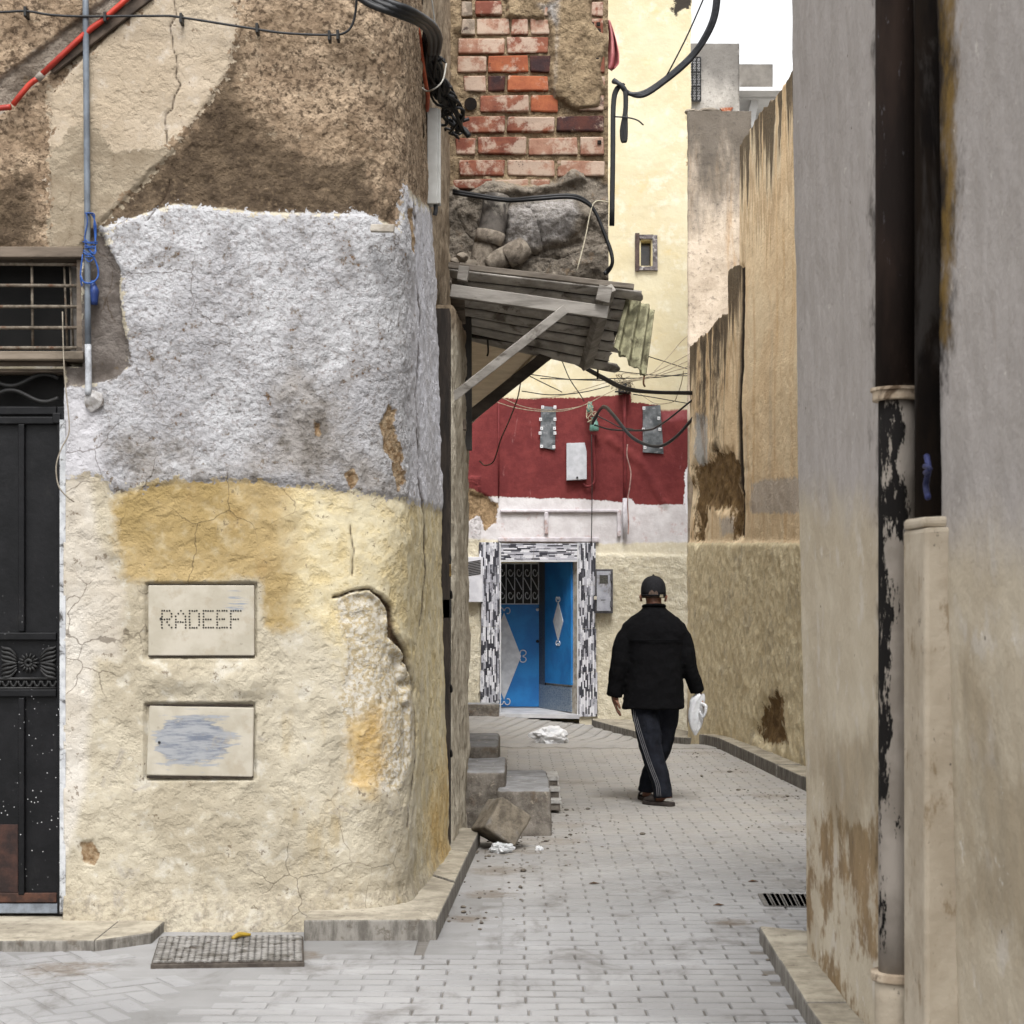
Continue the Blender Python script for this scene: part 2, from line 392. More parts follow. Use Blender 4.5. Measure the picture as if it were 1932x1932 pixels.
# ------------------------------------------------------------------ manhole cover
def cover():
    z = .017; A, B, C, D = G(300, 1769, z), G(572, 1766, z), G(574, 1816, z), G(284, 1820, z)
    root = tag(empty('manhole_cover', (A+C)/2-Vector((0, 0, z))), 'square ribbed iron access cover lying against the left house', 'cover')
    iron = simple('dusty cast iron', (152, 149, 145), (112, 108, 103), 20, .7, .3, .3, dirt=(84, 78, 70))
    rust = simple('cover edge', (86, 78, 70), (60, 52, 46), 25, .8, .4)
    m = MB(); m.slab([A, B, C, D], (0, 0, -.03)); m.build('frame', rust, root, bevel=.003)
    m = MB(); k = .02
    q = [A.lerp(C, k), B.lerp(D, k), C.lerp(A, k), D.lerp(B, k)]
    m.slab(q, (0, 0, .004)); m.build('lid', rust, root)
    tr = MB(); n, r_ = 22, 15; up = Vector((0, 0, .0065))
    def at(u, v): return (q[0].lerp(q[1], u)).lerp(q[3].lerp(q[2], u), v)+up
    for i in range(n):
        for j in range(r_):
            if (i, j) in ((4, 6), (5, 6), (4, 7), (5, 7)): continue
            u0, v0 = (i+.12)/n, (j+.5)/r_; s_ = .35 if i % 2 else -.35
            tr.beam(at(u0, v0-s_/r_), at(u0+.76/n, v0+s_/r_), .020, .007)
    o = stuff(tr.build('tread_ribs', iron, root))
    m = MB(); m.box((q[0].x+.12, q[0].y-.25, z+.004), (q[0].x+.16, q[0].y-.2, z+.009)); m.build('badge', iron, root)
    for u, v in ((.35, .3), (.62, .3), (.95, .25)):
        m = MB(); m.disc(at(u, v)+Vector((0, 0, .001)), .009, 8, (0, 0, 1), .008); m.build('lifting_hole', rust, root)
cover()
# ================================================================== LEFT HOUSE
YF = 7.9
def left_mat():
    m = M('weathered limewash', .92, .12); v = m.pos()
    n1 = m.noise(v, 2.2, 5, .6); n2 = m.noise(v, 9, 6, .65); n3 = m.noise(v, 45, 4, .65); n4 = m.noise(v, 130, 2, .5)
    pit = m.vor(m.n('VectorMath', {0: v, 1: m.n('VectorMath', {0: m.n('TexNoise', {'Vector': v, 'Scale': 30.0}).outputs['Color'], 1: (.03, .03, .03)}, operation='MULTIPLY').outputs[0]}, operation='ADD').outputs[0], 38)
    # lower cream limewash
    cream = m.var(n1, (190, 180, 158), (168, 157, 134))
    cream = m.mix(m.mr(n2, .52, .68, 0, .75), cream, (200, 194, 180))
    cream = m.mix(m.mr(m.noise(m.pos((1, 1, .35)), 3.4, 5, .65), .54, .70, 0, .8), cream, (166, 146, 104))
    cream = m.mix(m.mr(m.noise(v, 5.5, 6, .7, .8), .60, .72, 0, .6), cream, (152, 146, 138))
    ochre = m.var(n1, (154, 130, 80), (172, 148, 100)); ochre = m.mix(m.mr(n2, .5, .68, 0, .7), ochre, (184, 168, 132))
    ochre = m.mix(m.mr(m.noise(v, 3.1, 5, .7), .52, .72, 0, .6), ochre, (146, 112, 60))
    white = m.var(n1, (186, 186, 189), (164, 163, 166))
    white = m.mix(m.mr(n2, .48, .66, 0, .75), white, (140, 137, 137))
    white = m.mix(m.mr(n3, .50, .64, 0, .6), white, (124, 116, 112))
    white = m.mix(m.mr(m.op('ADD', m.op('MULTIPLY', n3, .6), m.op('MULTIPLY', n2, .5)), .665, .70), white, (112, 88, 66))
    tan = m.var(n2, (178, 154, 126), (142, 119, 95), .38, .6)
    tan = m.mix(m.mr(n3, .48, .62, 0, .85), tan, (78, 62, 48)); tan = m.mix(m.mr(m.noise(v, 3, 5, .7), .48, .66, 0, .6), tan, (126, 104, 80)); tan = m.mix(m.mr(m.noise(v, 17, 5, .7), .6, .7, 0, .6), tan, (196, 178, 150))
    brown = m.var(n2, (100, 84, 66), (72, 59, 46)); brown = m.mix(m.mr(n3, .5, .7, 0, .7), brown, (128, 108, 84))
    smooth = m.var(n1, (192, 176, 154), (172, 155, 131)); smooth = m.mix(m.mr(n2, .52, .72, 0, .7), smooth, (200, 190, 178))
    smooth = m.mix(m.mr(m.vor(v, 26), .05, .11, .0, 0.0), smooth, (90, 70, 50))
    smooth = m.mix(m.mr(m.noise(v, 24, 4, .7), .66, .72, 0, .8), smooth, (132, 104, 76))
    lowsm = m.var(n2, (158, 144, 122), (136, 121, 100))
    patch = m.var(n2, (112, 104, 98), (84, 76, 70))
    strip = m.var(n1, (206, 200, 190), (184, 174, 158))
    dark_b = m.var(n2, (104, 86, 66), (70, 56, 42))
    r = lambda nm, *a, **k: m.reg(nm, v, *a, **k)
    c = cream
    ms = r('a_strip', .04, .03, 4, .01); c = m.mix(ms, c, strip)
    mo = r('a_ochre', .16, .03, 5, .05); c = m.mix(mo, c, ochre)
    c = m.mix(r('a_ochre2', .25, .10, 4, .06), c, m.var(n2, (200, 180, 132), (210, 198, 164)))
    c = m.mix(m.op('MULTIPLY', r('a_broken', .06, .02, 8, .03), .85), c, m.var(n3, (206, 200, 188), (176, 158, 122), .4, .6))
    # upper walls
    up = tan
    up = m.mix(r('a_brown', .3, .04, 6, .18), up, m.mix(m.mr(n1, .4, .6, 0, .5), brown, dark_b))
    msm = r('a_smooth', .16, .004, 7, .18, 30); up = m.mix(msm, up, m.mix(r('a_lowsm', .16, .006, 6, .07, 24), smooth, lowsm))
    up = m.mix(r('a_chan', .02, .012), up, m.var(n2, (148, 136, 122), (108, 96, 84)))
    mup = r('a_upper', .03, .006); c = m.mix(mup, c, up)
    mw = r('a_white', .13, .003, 9, .13, 40)
    w2 = m.mix(r('a_wlow', .75, .16, 5, .3, 26), white, m.var(n2, (112, 105, 98), (160, 155, 151)))
    w2 = m.mix(r('a_wsmooth', .04, .03), w2, m.var(n1, (206, 206, 214), (186, 184, 188)))
    c = m.mix(mw, c, w2)
    c = m.mix(r('a_patch', .09, .005, 9, .05), c, patch)
    c = m.mix(r('a_spall', .05, .004, 12, .03), c, m.var(n3, (126, 98, 68), (160, 138, 108)))
    c = m.mix(m.op('MULTIPLY', r('a_ystreak', .12, .05, 6, .05), .8), c, m.var(n2, (186, 148, 78), (204, 172, 110)))
    c = m.mix(m.mr(m.attr('a_crack'), .007, .001, 0, .8), c, (62, 48, 36))
    c = m.mix(m.mr(m.attr('a_gap'), .004, -.003), c, m.var(n3, (66, 52, 38), (98, 78, 56)))  # shade of the undercut crack coloured in, with exposed soil brown
    c = m.mix(m.mr(m.op('ADD', m.op('MULTIPLY', m.noise(v, 24, 5, .75), .65), m.op('MULTIPLY', n2, .4)), .615, .66, 0, .75), c, (104, 88, 68))
    wv_ = m.n('VectorMath', {0: v, 1: m.n('VectorMath', {0: m.n('TexNoise', {'Vector': v, 'Scale': 6.0, 'Detail': 4.0}).outputs['Color'], 1: (.14, .14, .14)}, operation='MULTIPLY').outputs[0]}, operation='ADD').outputs[0]
    hair = m.op('MULTIPLY', m.mr(m.vor(wv_, 3.2, 'DISTANCE_TO_EDGE'), .010, .003), m.mr(m.noise(v, 1.7, 3, .6), .48, .60))
    c = m.mix(m.op('MULTIPLY', hair, .6), c, (70, 56, 42))
    # grime close to the ground
    z = m.sep(v)[2]
    gm = m.mr(m.op('ADD', z, m.op('MULTIPLY', m.noise(v, 7, 6, .75), .32)), .44, .24, 0, .85)
    c = m.mix(m.op('MULTIPLY', m.op('MULTIPLY', gm, .7), m.mr(m.noise(v, 30, 6, .75), .42, .66)), c, (112, 102, 90))
    # relief: coarse on render coat and whitewash, soft on limewash
    aw, au, asm = m.amask('a_white'), m.amask('a_upper'), m.amask('a_smooth', .006)
    rough = m.op('MAXIMUM', m.op('MULTIPLY', aw, m.op('SUBTRACT', 1.0, m.op('MULTIPLY', m.amask('a_wsmooth', .03), .8))), m.op('MULTIPLY', au, m.op('SUBTRACT', 1.0, m.op('MULTIPLY', asm, .85))))
    hgt = m.op('ADD', m.op('MULTIPLY', m.noise(v, 42, 5, .6), m.op('ADD', m.op('MULTIPLY', rough, m.mr(m.noise(v, 2.2, 5, .6), .3, .7, .45, .95)), .22)), m.op('MULTIPLY', m.noise(v, 18, 4, .6), .5))
    hgt = m.op('ADD', hgt, m.op('MULTIPLY', aw, .12)); hgt = m.op('ADD', hgt, m.op('MULTIPLY', m.op('MULTIPLY', asm, au), .35))
    hgt = m.op('SUBTRACT', hgt, m.op('MULTIPLY', m.mr(pit, .16, .02), m.op('MULTIPLY', rough, .45)))
    hgt = m.op('SUBTRACT', hgt, m.op('MULTIPLY', m.op('ABSOLUTE', m.op('SUBTRACT', m.noise(v, 9, 6, .65), .5)), 1.3))
    m.bump(hgt, 1.0, .018); m.bump(n4, .3, .002)
    return m.done(c)
MAT_LEFT = left_mat()
house = empty('plastered_house', (-1.2, 8.4, 0))
tag(house, 'left corner house with peeling white and ochre limewash over brown render', 'house')
STEP = .0085
plan = [(-4.2, 7.9), (-1.05, 7.9), (-.80, 7.915), (-.62, 7.96), (-.52, 8.05), (-.468, 8.17), (-.43, 8.6), (-.385, 9.2), (-.345, 9.85)]
pl = np.array(plan); pl = np.concatenate([pl[:2], *[[pl[i]*(1-t)+pl[i+1]*t for t in (.33, .66, 1)] for i in range(1, len(pl)-1)]])
dl = np.concatenate([[0], np.cumsum(np.hypot(*np.diff(pl, axis=0).T))])
S = np.arange(0, dl[-1], STEP); px_, py_ = np.interp(S, dl, pl[:, 0]), np.interp(S, dl, pl[:, 1])
k = np.ones(25)/25; px_[12:-12] = np.convolve(px_, k, 'same')[12:-12]; py_[12:-12] = np.convolve(py_, k, 'same')[12:-12]
keep = px_ > -2.62; S, px_, py_ = S[keep], px_[keep], py_[keep]
Z = np.arange(-.05, 5.2, STEP)
PX = np.repeat(px_[:, None], len(Z), 1); PY = np.repeat(py_[:, None], len(Z), 1); ZZ = np.repeat(Z[None], len(S), 0)
# the side leans in a little with height
side = sstep(8.0, 8.5, PY); PX = PX-side*np.clip(ZZ-.4, 0, 6)*.028*sstep(8.0, 9.8, PY)
P = np.stack([PX, PY, ZZ], -1)
tx, ty = np.gradient(px_), np.gradient(py_); L = np.hypot(tx, ty); Nn = np.stack([ty/L, -tx/L], -1)
QX, QY = proj(P)
sc = F/YF
A = {}
A['a_upper'] = sdp(QX, QY, [(-600, -400), (1000, -400), (1000, 450), (845, 520), (815, 395), (765, 352), (750, 432), (690, 405), (480, 400), (330, 385), (190, 432), (150, 480), (-600, 690)], sc)
A['a_white'] = sdp(QX, QY, [(190, 428), (330, 385), (480, 400), (690, 405), (746, 432), (762, 352), (790, 388), (815, 395), (850, 460), (900, 470), (900, 962), (830, 962), (760, 940), (640, 922), (480, 905), (330, 905), (215, 928), (190, 895), (125, 902), (100, 900), (100, 700), (150, 735), (195, 715), (240, 690), (232, 560), (205, 480)], sc)
A['a_wlow'] = np.minimum(sdp(QX, QY, [(560, 690), (610, 700), (640, 790), (700, 860), (740, 930), (560, 930), (480, 880), (540, 800)], sc), sdp(QX, QY, [(220, 860), (300, 840), (420, 880), (560, 900), (560, 930), (230, 930)], sc)+.02)
A['a_wsmooth'] = np.minimum(sdp(QX, QY, [(100, 720), (190, 770), (195, 900), (100, 910)], sc), sdp(QX, QY, [(770, 350), (860, 400), (880, 970), (775, 960)], sc))
A['a_ochre'] = sdp(QX, QY, [(215, 930), (330, 900), (480, 900), (560, 905), (600, 960), (600, 1080), (560, 1190), (500, 1180), (480, 1095), (300, 1098), (235, 1095), (215, 1020)], sc)
A['a_ochre2'] = np.minimum(sdp(QX, QY, [(540, 900), (850, 950), (850, 1250), (720, 1300), (620, 1200), (560, 1150)], sc), sdp(QX, QY, [(790, 950), (860, 950), (860, 1700), (800, 1640), (780, 1300)], sc))
A['a_ystreak'] = np.minimum(sdp(QX, QY, [(655, 1370), (720, 1330), (735, 1440), (700, 1500), (660, 1480)], sc), sdp(QX, QY, [(812, 1560), (845, 1400), (850, 1620), (815, 1640)], sc))
A['a_strip'] = sdp(QX, QY, [(100, 905), (170, 900), (178, 1000), (205, 1060), (235, 1130), (225, 1240), (180, 1240), (160, 1500), (100, 1700)], sc)
broken = [(630, 1128), (660, 1117), (700, 1113), (722, 1133), (735, 1150), (741, 1185), (747, 1208), (762, 1228), (773, 1245), (778, 1290), (780, 1340), (776, 1430), (750, 1500), (660, 1480), (655, 1370), (640, 1330), (655, 1230), (640, 1180)]
A['a_broken'] = sdp(QX, QY, broken, sc)
A['a_smooth'] = sdp(QX, QY, [(95, 178), (160, 105), (275, 0), (420, -60), (445, 0), (450, 62), (428, 140), (400, 180), (322, 290), (240, 370), (188, 425), (150, 470), (95, 470)], sc)
A['a_lowsm'] = sdp(QX, QY, [(95, 300), (140, 240), (190, 245), (220, 290), (330, 270), (300, 500), (90, 500)], sc)
A['a_brown'] = sdp(QX, QY, [(455, 55), (445, 150), (470, 215), (545, 270), (625, 300), (690, 320), (735, 400), (700, 440), (150, 450), (322, 280), (400, 175), (430, 130)], sc)
A['a_brown'] = np.minimum(A['a_brown'], sdp(QX, QY, [(-50, 330), (60, 320), (90, 400), (80, 480), (-50, 480)], sc)+.05)
A['a_patch'] = sdp(QX, QY, [(160, 430), (195, 440), (232, 520), (225, 560), (240, 640), (243, 690), (215, 715), (180, 722), (120, 730), (120, 690), (150, 690)], sc)
A['a_chan'] = sdp(QX, QY, [(-400, 420), (0, 145), (205, -12), (285, -12), (100, 128), (0, 215), (-400, 480)], sc)
sp = 9+QX*0
for q in ([(718, 800), (732, 760), (748, 775), (742, 800), (758, 850), (766, 905), (750, 925), (738, 870), (722, 845)], [(652, 895), (668, 885), (676, 905), (662, 925)], [(768, 390), (778, 400), (776, 480), (770, 470)], [(150, 1590), (175, 1585), (190, 1610), (180, 1632), (155, 1625)], [(590, 790), (606, 800), (602, 825), (592, 822)]):
    sp = np.minimum(sp, sdp(QX, QY, q, sc))
A['a_spall'] = sp
cr = 9+QX*0
for l in ([(328, 0), (332, 30), (320, 50), (328, 90), (335, 120), (332, 145), (342, 160), (330, 180), (325, 205), (312, 215), (315, 270)], [(318, 340), (312, 370), (290, 400), (278, 415)],
          [(778, 300), (780, 420), (790, 600), (785, 760), (792, 900), (800, 1000), (803, 1080), (797, 1180)], [(778, 1290), (785, 1360), (782, 1450), (770, 1560)], [(660, 990), (668, 1040), (665, 1085)]):
    wob = .012*fbm(P, 22, 3)
    cr = np.minimum(cr, sdl(QX+wob*sc, QY+.012*fbm(P, 19, 3, seed=5)*sc, l, sc))
A['a_crack'] = cr
gl = [(630, 1126), (660, 1117), (700, 1113), (722, 1131), (738, 1150), (742, 1186), (751, 1206), (769, 1233), (774, 1262), (780, 1292), (782, 1340)]
A['a_gap'] = sdl(QX+.03*fbm(P, 11, 3, seed=21)*sc, QY+.03*fbm(P, 13, 3, seed=22)*sc, gl, sc)-(.004+.012*sstep(700, 750, QX)*sstep(1300, 1180, QY))
# real relief
D = .034*fbm(P, 2.3, 2, seed=1)+.020*fbm(P, 7, 3, seed=2)
inw = sstep(.02, -.03, A['a_white']); inu = sstep(.01, -.02, A['a_upper']); ins_ = sstep(.005, -.012, A['a_smooth']+.03*fbm(P, 9, 3, seed=4)); inb = sstep(.004, -.014, A['a_broken']+.05*fbm(P, 14, 3, seed=9)+.012)
D += inw*(.016*fbm(P, 28, 3, .65, seed=3)+.006)+inu*(1-ins_)*(.026*fbm(P, 22, 3, .65, seed=5)-.008)+inu*ins_*.006
D += (1-inw)*(1-inu)*(.010*fbm(P*np.array([1, 1, 1.2]), 17, 4, .65, seed=6)-.03*np.clip(np.abs(fbm(P, 4.5, 4, .6, seed=16))-.02, -.03, .05))
rx = np.clip((QX-640)/140, 0, 1); D -= inb*(.006+.03*rx*sstep(1540, 1250, QY))-inb*.01*fbm(P, 24, 3, seed=8)
D -= sstep(.006, -.01, A['a_patch']+.03*fbm(P, 9, 3, seed=4))*.016
D -= sstep(.004, -.01, A['a_chan'])*.022
D -= sstep(.004, -.008, A['a_spall']+.02*fbm(P, 20, 3, seed=11))*.012
D -= np.clip(.008-A['a_crack'], 0, .008)*1.4+.035*sstep(.006, -.006, A['a_gap'])
# flare at the foot, lump under the pipe, swelling between the two covers
D += .03*np.clip(.16-ZZ, 0, .2)/.16*sstep(0, .1, ZZ+.1)
rb = sdl(QX, QY, [(290, 1280), (480, 1285)], sc); D += .024*sstep(.12, .0, rb)
for (x0, x1, y0, y1) in ((276, 483, 1100, 1241), (273, 481, 1327, 1470)):    # flat seats for the meter covers
    sr = np.maximum(np.maximum(x0-QX, QX-x1), np.maximum(y0-QY, QY-y1))/sc
    sr2 = sr+.012*fbm(P, 16, 3, .6, 31); D = D*(1-sstep(.04, .0, sr)*.8)+sstep(.006, .0, sr2)*-.022+.012*sstep(.05, .012, np.abs(sr-.02))*(fbm(P, 12, 3, .6, 33)+.15)
# door and window openings
ope = np.maximum(QX-(119+3*np.sin(QY*.02)*0), np.maximum(698-QY, QY-1742))/sc
ope2 = np.maximum(QX-152, np.maximum(476-QY, QY-690))/sc
D = np.where((ope < 0) | (ope2 < 0), -.16, D)
for j in (0, 1): P[..., j] += Nn[:, None, j]*D
grid('wall', P, MAT_LEFT, house, A)
# -- set-back upper side wall behind the cables and the pillar beside the shop door
def side_mat():
    m = M('old render', .92, .12); v = m.pos()
    c = m.var(m.noise(v, 6, 6, .65), (170, 152, 128), (132, 114, 92)); c = m.mix(m.mr(m.noise(m.pos((1, 1, .3)), 26, 5, .7), .5, .68, 0, .8), c, (98, 82, 66))
    lo = m.var(m.noise(m.pos((1, 1, .3)), 8, 6, .7), (204, 194, 174), (164, 153, 134)); lo = m.mix(m.mr(m.noise(m.pos((1, 1, .25)), 20, 5, .75), .55, .66, 0, .8), lo, (92, 80, 66))
    c = m.mix(m.mr(m.sep(v)[2], 3.1, 2.9), c, lo)
    m.bump(m.noise(v, 30, 5, .7), .8, .012)
    return m.done(c)
MAT_SIDE = side_mat()
def strip(name, plan, z0, z1, st, amp, parent, mat, seed=0):
    pl = np.array(plan, float); dl = np.concatenate([[0], np.cumsum(np.hypot(*np.diff(pl, axis=0).T))])
    s = np.union1d(np.arange(0, dl[-1], st), dl); x, y = np.interp(s, dl, pl[:, 0]), np.interp(s, dl, pl[:, 1])
    z = np.arange(z0, z1+st, st); Pq = np.stack([np.repeat(x[:, None], len(z), 1), np.repeat(y[:, None], len(z), 1), np.repeat(z[None], len(s), 0)], -1)
    tx, ty = np.gradient(x), np.gradient(y); l = np.hypot(tx, ty)+1e-9
    d = amp*(fbm(Pq, 5, 3, .55, seed)+.35*fbm(Pq, 28, 3, .6, seed+1))
    Pq[..., 0] += (ty/l)[:, None]*d; Pq[..., 1] -= (tx/l)[:, None]*d
    return grid(name, Pq, mat, parent)
strip('side_wall', [(-.47, 9.6), (-.445, 9.9), (-.405, 11.85)], 3.05, 5.4, .012, .04, house, MAT_SIDE)
strip('pillar', [(-.60, 10.2), (-.345, 10.2), (-.332, 10.24), (-.275, 11.5), (-.29, 11.62), (-.8, 11.7)], -.05, 3.12, .012, .045, house, MAT_SIDE, 3)
strip('side_wall', [(-.8, 11.7), (-1.2, 14), (-1.6, 23.6)], -.1, 3.6, .1, .05, house, MAT_SIDE, 5)
darkwood = simple('dark old timber', (62, 52, 44), (36, 30, 26), 16, .8, .5, st=(1, 1, .2))
shop = one('box', (-.48, 9.9, .05), (-.3435, 10.14, 3.06), name='shop_door', mat=darkwood, parent=house)  # door edge set forward as a dark strip for the shaded gap
black = simple('blackened iron', (26, 25, 25), (14, 14, 14), 20, .6, .3, .4)
for h in (.62, .98, 1.5):
    m = MB(); m.tube([(-.40, 9.98, h), (-.345, 9.97, h+.01), (-.338, 10.02, h-.03), (-.37, 10.05, h-.02)], .008, 6); m.build('hinge', black, house)
brass = simple('brass', (150, 120, 60), (110, 84, 40), 20, .45, .1, .5, .7)
m = MB(); m.box((-.375, 9.92, 1.585), (-.335, 9.96, 1.655)); o = m.build('padlock', brass, house, bevel=.004)
m = MB(); m.tube([(-.37, 9.94, 1.655), (-.37, 9.94, 1.70), (-.355, 9.94, 1.715), (-.34, 9.94, 1.70), (-.34, 9.94, 1.655)], .005, 6); m.build('shackle', black, house)
m = MB(); m.box((-.385, 9.9, 1.36), (-.335, 10.0, 1.46)); m.build('lock_plate', black, house)
# unseen bulk of the house (back and top)
m = MB(); m.box((-4.2, 8.2, 0), (-.95, 11.6, 5.3)); m.box((-4.2, 7.95, 5.15), (-.5, 11.6, 5.4)); m.build('core', MAT_SIDE, house)
m = MB(); m.box((-4.2, 7.9, -.05), (-2.6, 8.19, 5.2)); m.build('wall', MAT_SIDE, house)

# ------------------------------------------------------------------ black iron door, transom and barred window
def spatter():
    m = M('black door paint', .5, .2); v = m.pos()
    c = m.var(m.noise(v, 7, 6, .7), (9, 10, 13), (20, 20, 23)); z = m.sep(v)[2]
    c = m.mix(m.mr(m.noise(m.pos((1, 1, .3)), 9, 6, .75), .56, .72, 0, .6), c, (38, 37, 36))
    dots = m.mr(m.vor(v, 46), .13, .08); thin = m.mr(m.noise(v, 11, 2), .42, .55)
    c = m.mix(m.op('MULTIPLY', m.op('MULTIPLY', dots, thin), m.mr(z, 1.7, .6)), c, (214, 214, 216))
    m.bump(m.noise(v, 50, 4), .3, .004)
    return m.done(c)
MAT_DOOR = spatter()
door = MB(); yd = YF+.09
def rect(x0, x1, y0, y1, ya, yb):
    a, b = W(x0, y1, YF), W(x1, y0, YF); return (a.x, ya, a.z), (b.x, yb, b.z)
leaf = one('box', *rect(-220, 117, 762, 1731, yd, yd+.04), name='door', mat=MAT_DOOR, parent=house)
leaf['label'] = 'black iron door spattered with white paint at the left edge'
def dpart(nm, x0, x1, y0, y1, proud, mat=MAT_DOOR, bev=.004):
    m = MB(); m.box(*rect(x0, x1, y0, y1, yd-proud, yd-.001)); o = m.build(nm, mat, None, bevel=bev); o.parent = leaf; o.matrix_parent_inverse = Matrix.Identity(4)
    o.parent = leaf; o.matrix_parent_inverse = leaf.matrix_world.inverted(); return o
for a in ((100, 117, 764, 1730), (26, 38, 797, 1192), (26, 38, 1318, 1694), (-80, -66, 797, 1694)): dpart('stile', *a, .022)
for a in ((-220, 99, 764, 779), (-220, 99, 783, 797), (-220, 99, 1194, 1208), (-220, 99, 1302, 1316)): dpart('rail', *a, .024)
dpart('rail', -220, 99, 1690, 1708, .02, simple('rusty rail', (84, 52, 38), (52, 34, 28), 20, .8, .4))
dpart('kick_plate', -220, 110, 1710, 1729, .014, simple('blue grey paint', (128, 136, 146), (100, 106, 114), 20, .6, .2))
dpart('rust_panel', -90, 24, 1560, 1690, .006, simple('rust panel', (70, 44, 36), (40, 28, 26), 14, .8, .4))
dpart('bolt_plate', 92, 108, 776, 796, .03)
frame = one('box', *rect(113, 124, 792, 1724, YF-.004, YF+.12), name='door_frame', mat=simple('chipped white frame', (196, 198, 200), (170, 172, 176), 24, .7, .3, dirt=(70, 68, 66)), parent=house)
orn = MB(); cyo = yd-.012
def dp(px, py): p = W(px, py, YF); return Vector((p.x, cyo, p.z))
for k in range(14):
    a = 2*math.pi*k/14; orn.tube([dp(45+9*math.cos(a), 1252+9*math.sin(a)), dp(45+20*math.cos(a), 1252+19*math.sin(a))], [.007, .012, .004], 6, 3)
orn.tube([dp(45+6*math.cos(a), 1252+6*math.sin(a)) for a in np.linspace(0, 6.28, 12)], .009, 6, 1)
for sx in (-1, 1):
    for dy in (-1, 1):
        for q in range(4):
            y0 = 1252+dy*(4+q*8); orn.tube([dp(45+sx*22, 1252+dy*q*4), dp(45+sx*34, y0-dy*3), dp(45+sx*47, y0), dp(45+sx*52, y0+dy*4)], [.004, .010, .003], 6, 3)
for xo in (-150, 30):
    pass
for t in np.arange(-80, 98, 15):
    orn.tube([dp(t, 1286), dp(t+4, 1295), dp(t+9, 1295), dp(t+13, 1286)], .006, 6, 3)
orn.beam(dp(-80, 1282), dp(98, 1282), .012, .012); orn.beam(dp(-80, 1300), dp(98, 1300), .012, .010)
o = orn.build('rosette_ornament', black, None, True); o.parent = leaf; o.matrix_parent_inverse = leaf.matrix_world.inverted()
greywood = simple('greyed wood', (118, 104, 90), (84, 73, 62), 10, .85, .6, st=(.25, 1, 1), dirt=(58, 50, 43))
palewood = simple('pale sill wood', (150, 136, 120), (118, 105, 90), 10, .85, .6, st=(.2, 1, 1), dirt=(88, 78, 66))
win = one('box', *rect(-220, 158, 466, 486, YF-.012, YF+.13), name='window', mat=greywood, parent=house, bevel=.004)
def wpart(nm, m, mat, bev=0, smooth=False):
    o = m.build(nm, mat, None, smooth, bev); o.parent = win; o.matrix_parent_inverse = win.matrix_world.inverted(); return o
m = MB(); m.box(*rect(142, 157, 487, 662, YF+.02, YF+.13)); wpart('jamb', m, greywood, .004)
m = MB(); m.box(*rect(-220, 160, 664, 680, YF-.03, YF+.13)); wpart('sill', m, palewood, .005)
m = MB(); m.box(*rect(-220, 122, 681, 701, YF+.02, YF+.13)); wpart('lintel_board', m, greywood, .004)
m = MB(); m.box(*rect(122, 140, 490, 660, YF+.10, YF+.13)); wpart('casement', m, simple('weathered casement', (120, 114, 108), (90, 84, 78), 20, .8, .4), .003)
void = simple('dark room', (20, 19, 18), (12, 12, 12), 5, .9, 0)  # near-black colour stands for the shade of the unlit room
m = MB(); m.box(*rect(-220, 141, 487, 663, YF+.135, YF+.15)); wpart('pane', m, void)
barm = simple('rusty bar', (122, 112, 98), (84, 74, 62), 40, .75, .3, dirt=(90, 58, 38))
for yy in (499, 539, 579, 619, 657):
    m = MB(); m.tube([W(-220, yy+random.uniform(-1, 1), YF+.035), W(20, yy-.5, YF+.035), W(146, yy+random.uniform(-1, 1), YF+.035)], .0075, 8, 3); wpart('bar', m, barm, 0, True)
for xx in (-60, 60, 62):
    m = MB(); m.tube([W(xx, 488, YF+.05), W(xx+2, 660, YF+.05)], .006, 8, 1); wpart('bar', m, barm, 0, True) if xx != 62 else None
for xx in (125, 136):
    m = MB(); m.tube([W(xx-4, 500, YF+.06), W(xx+2, 655, YF+.06)], .005, 8, 1); wpart('bar', m, barm, 0, True)
# wavy transom bars above the door
tr = one('box', *rect(-220, 118, 702, 762, YF+.12, YF+.13), name='transom', mat=void, parent=house)
for ph, yc in ((0, 717), (math.pi, 747)):
    m = MB(); m.tube([W(x, yc+11*math.sin(x/80*2*math.pi*.62+ph+.6), YF+.06) for x in range(-220, 119, 10)], .0095, 8, 2)
    o = m.build('wavy_bar', black, None, True); o.parent = tr; o.matrix_parent_inverse = tr.matrix_world.inverted()
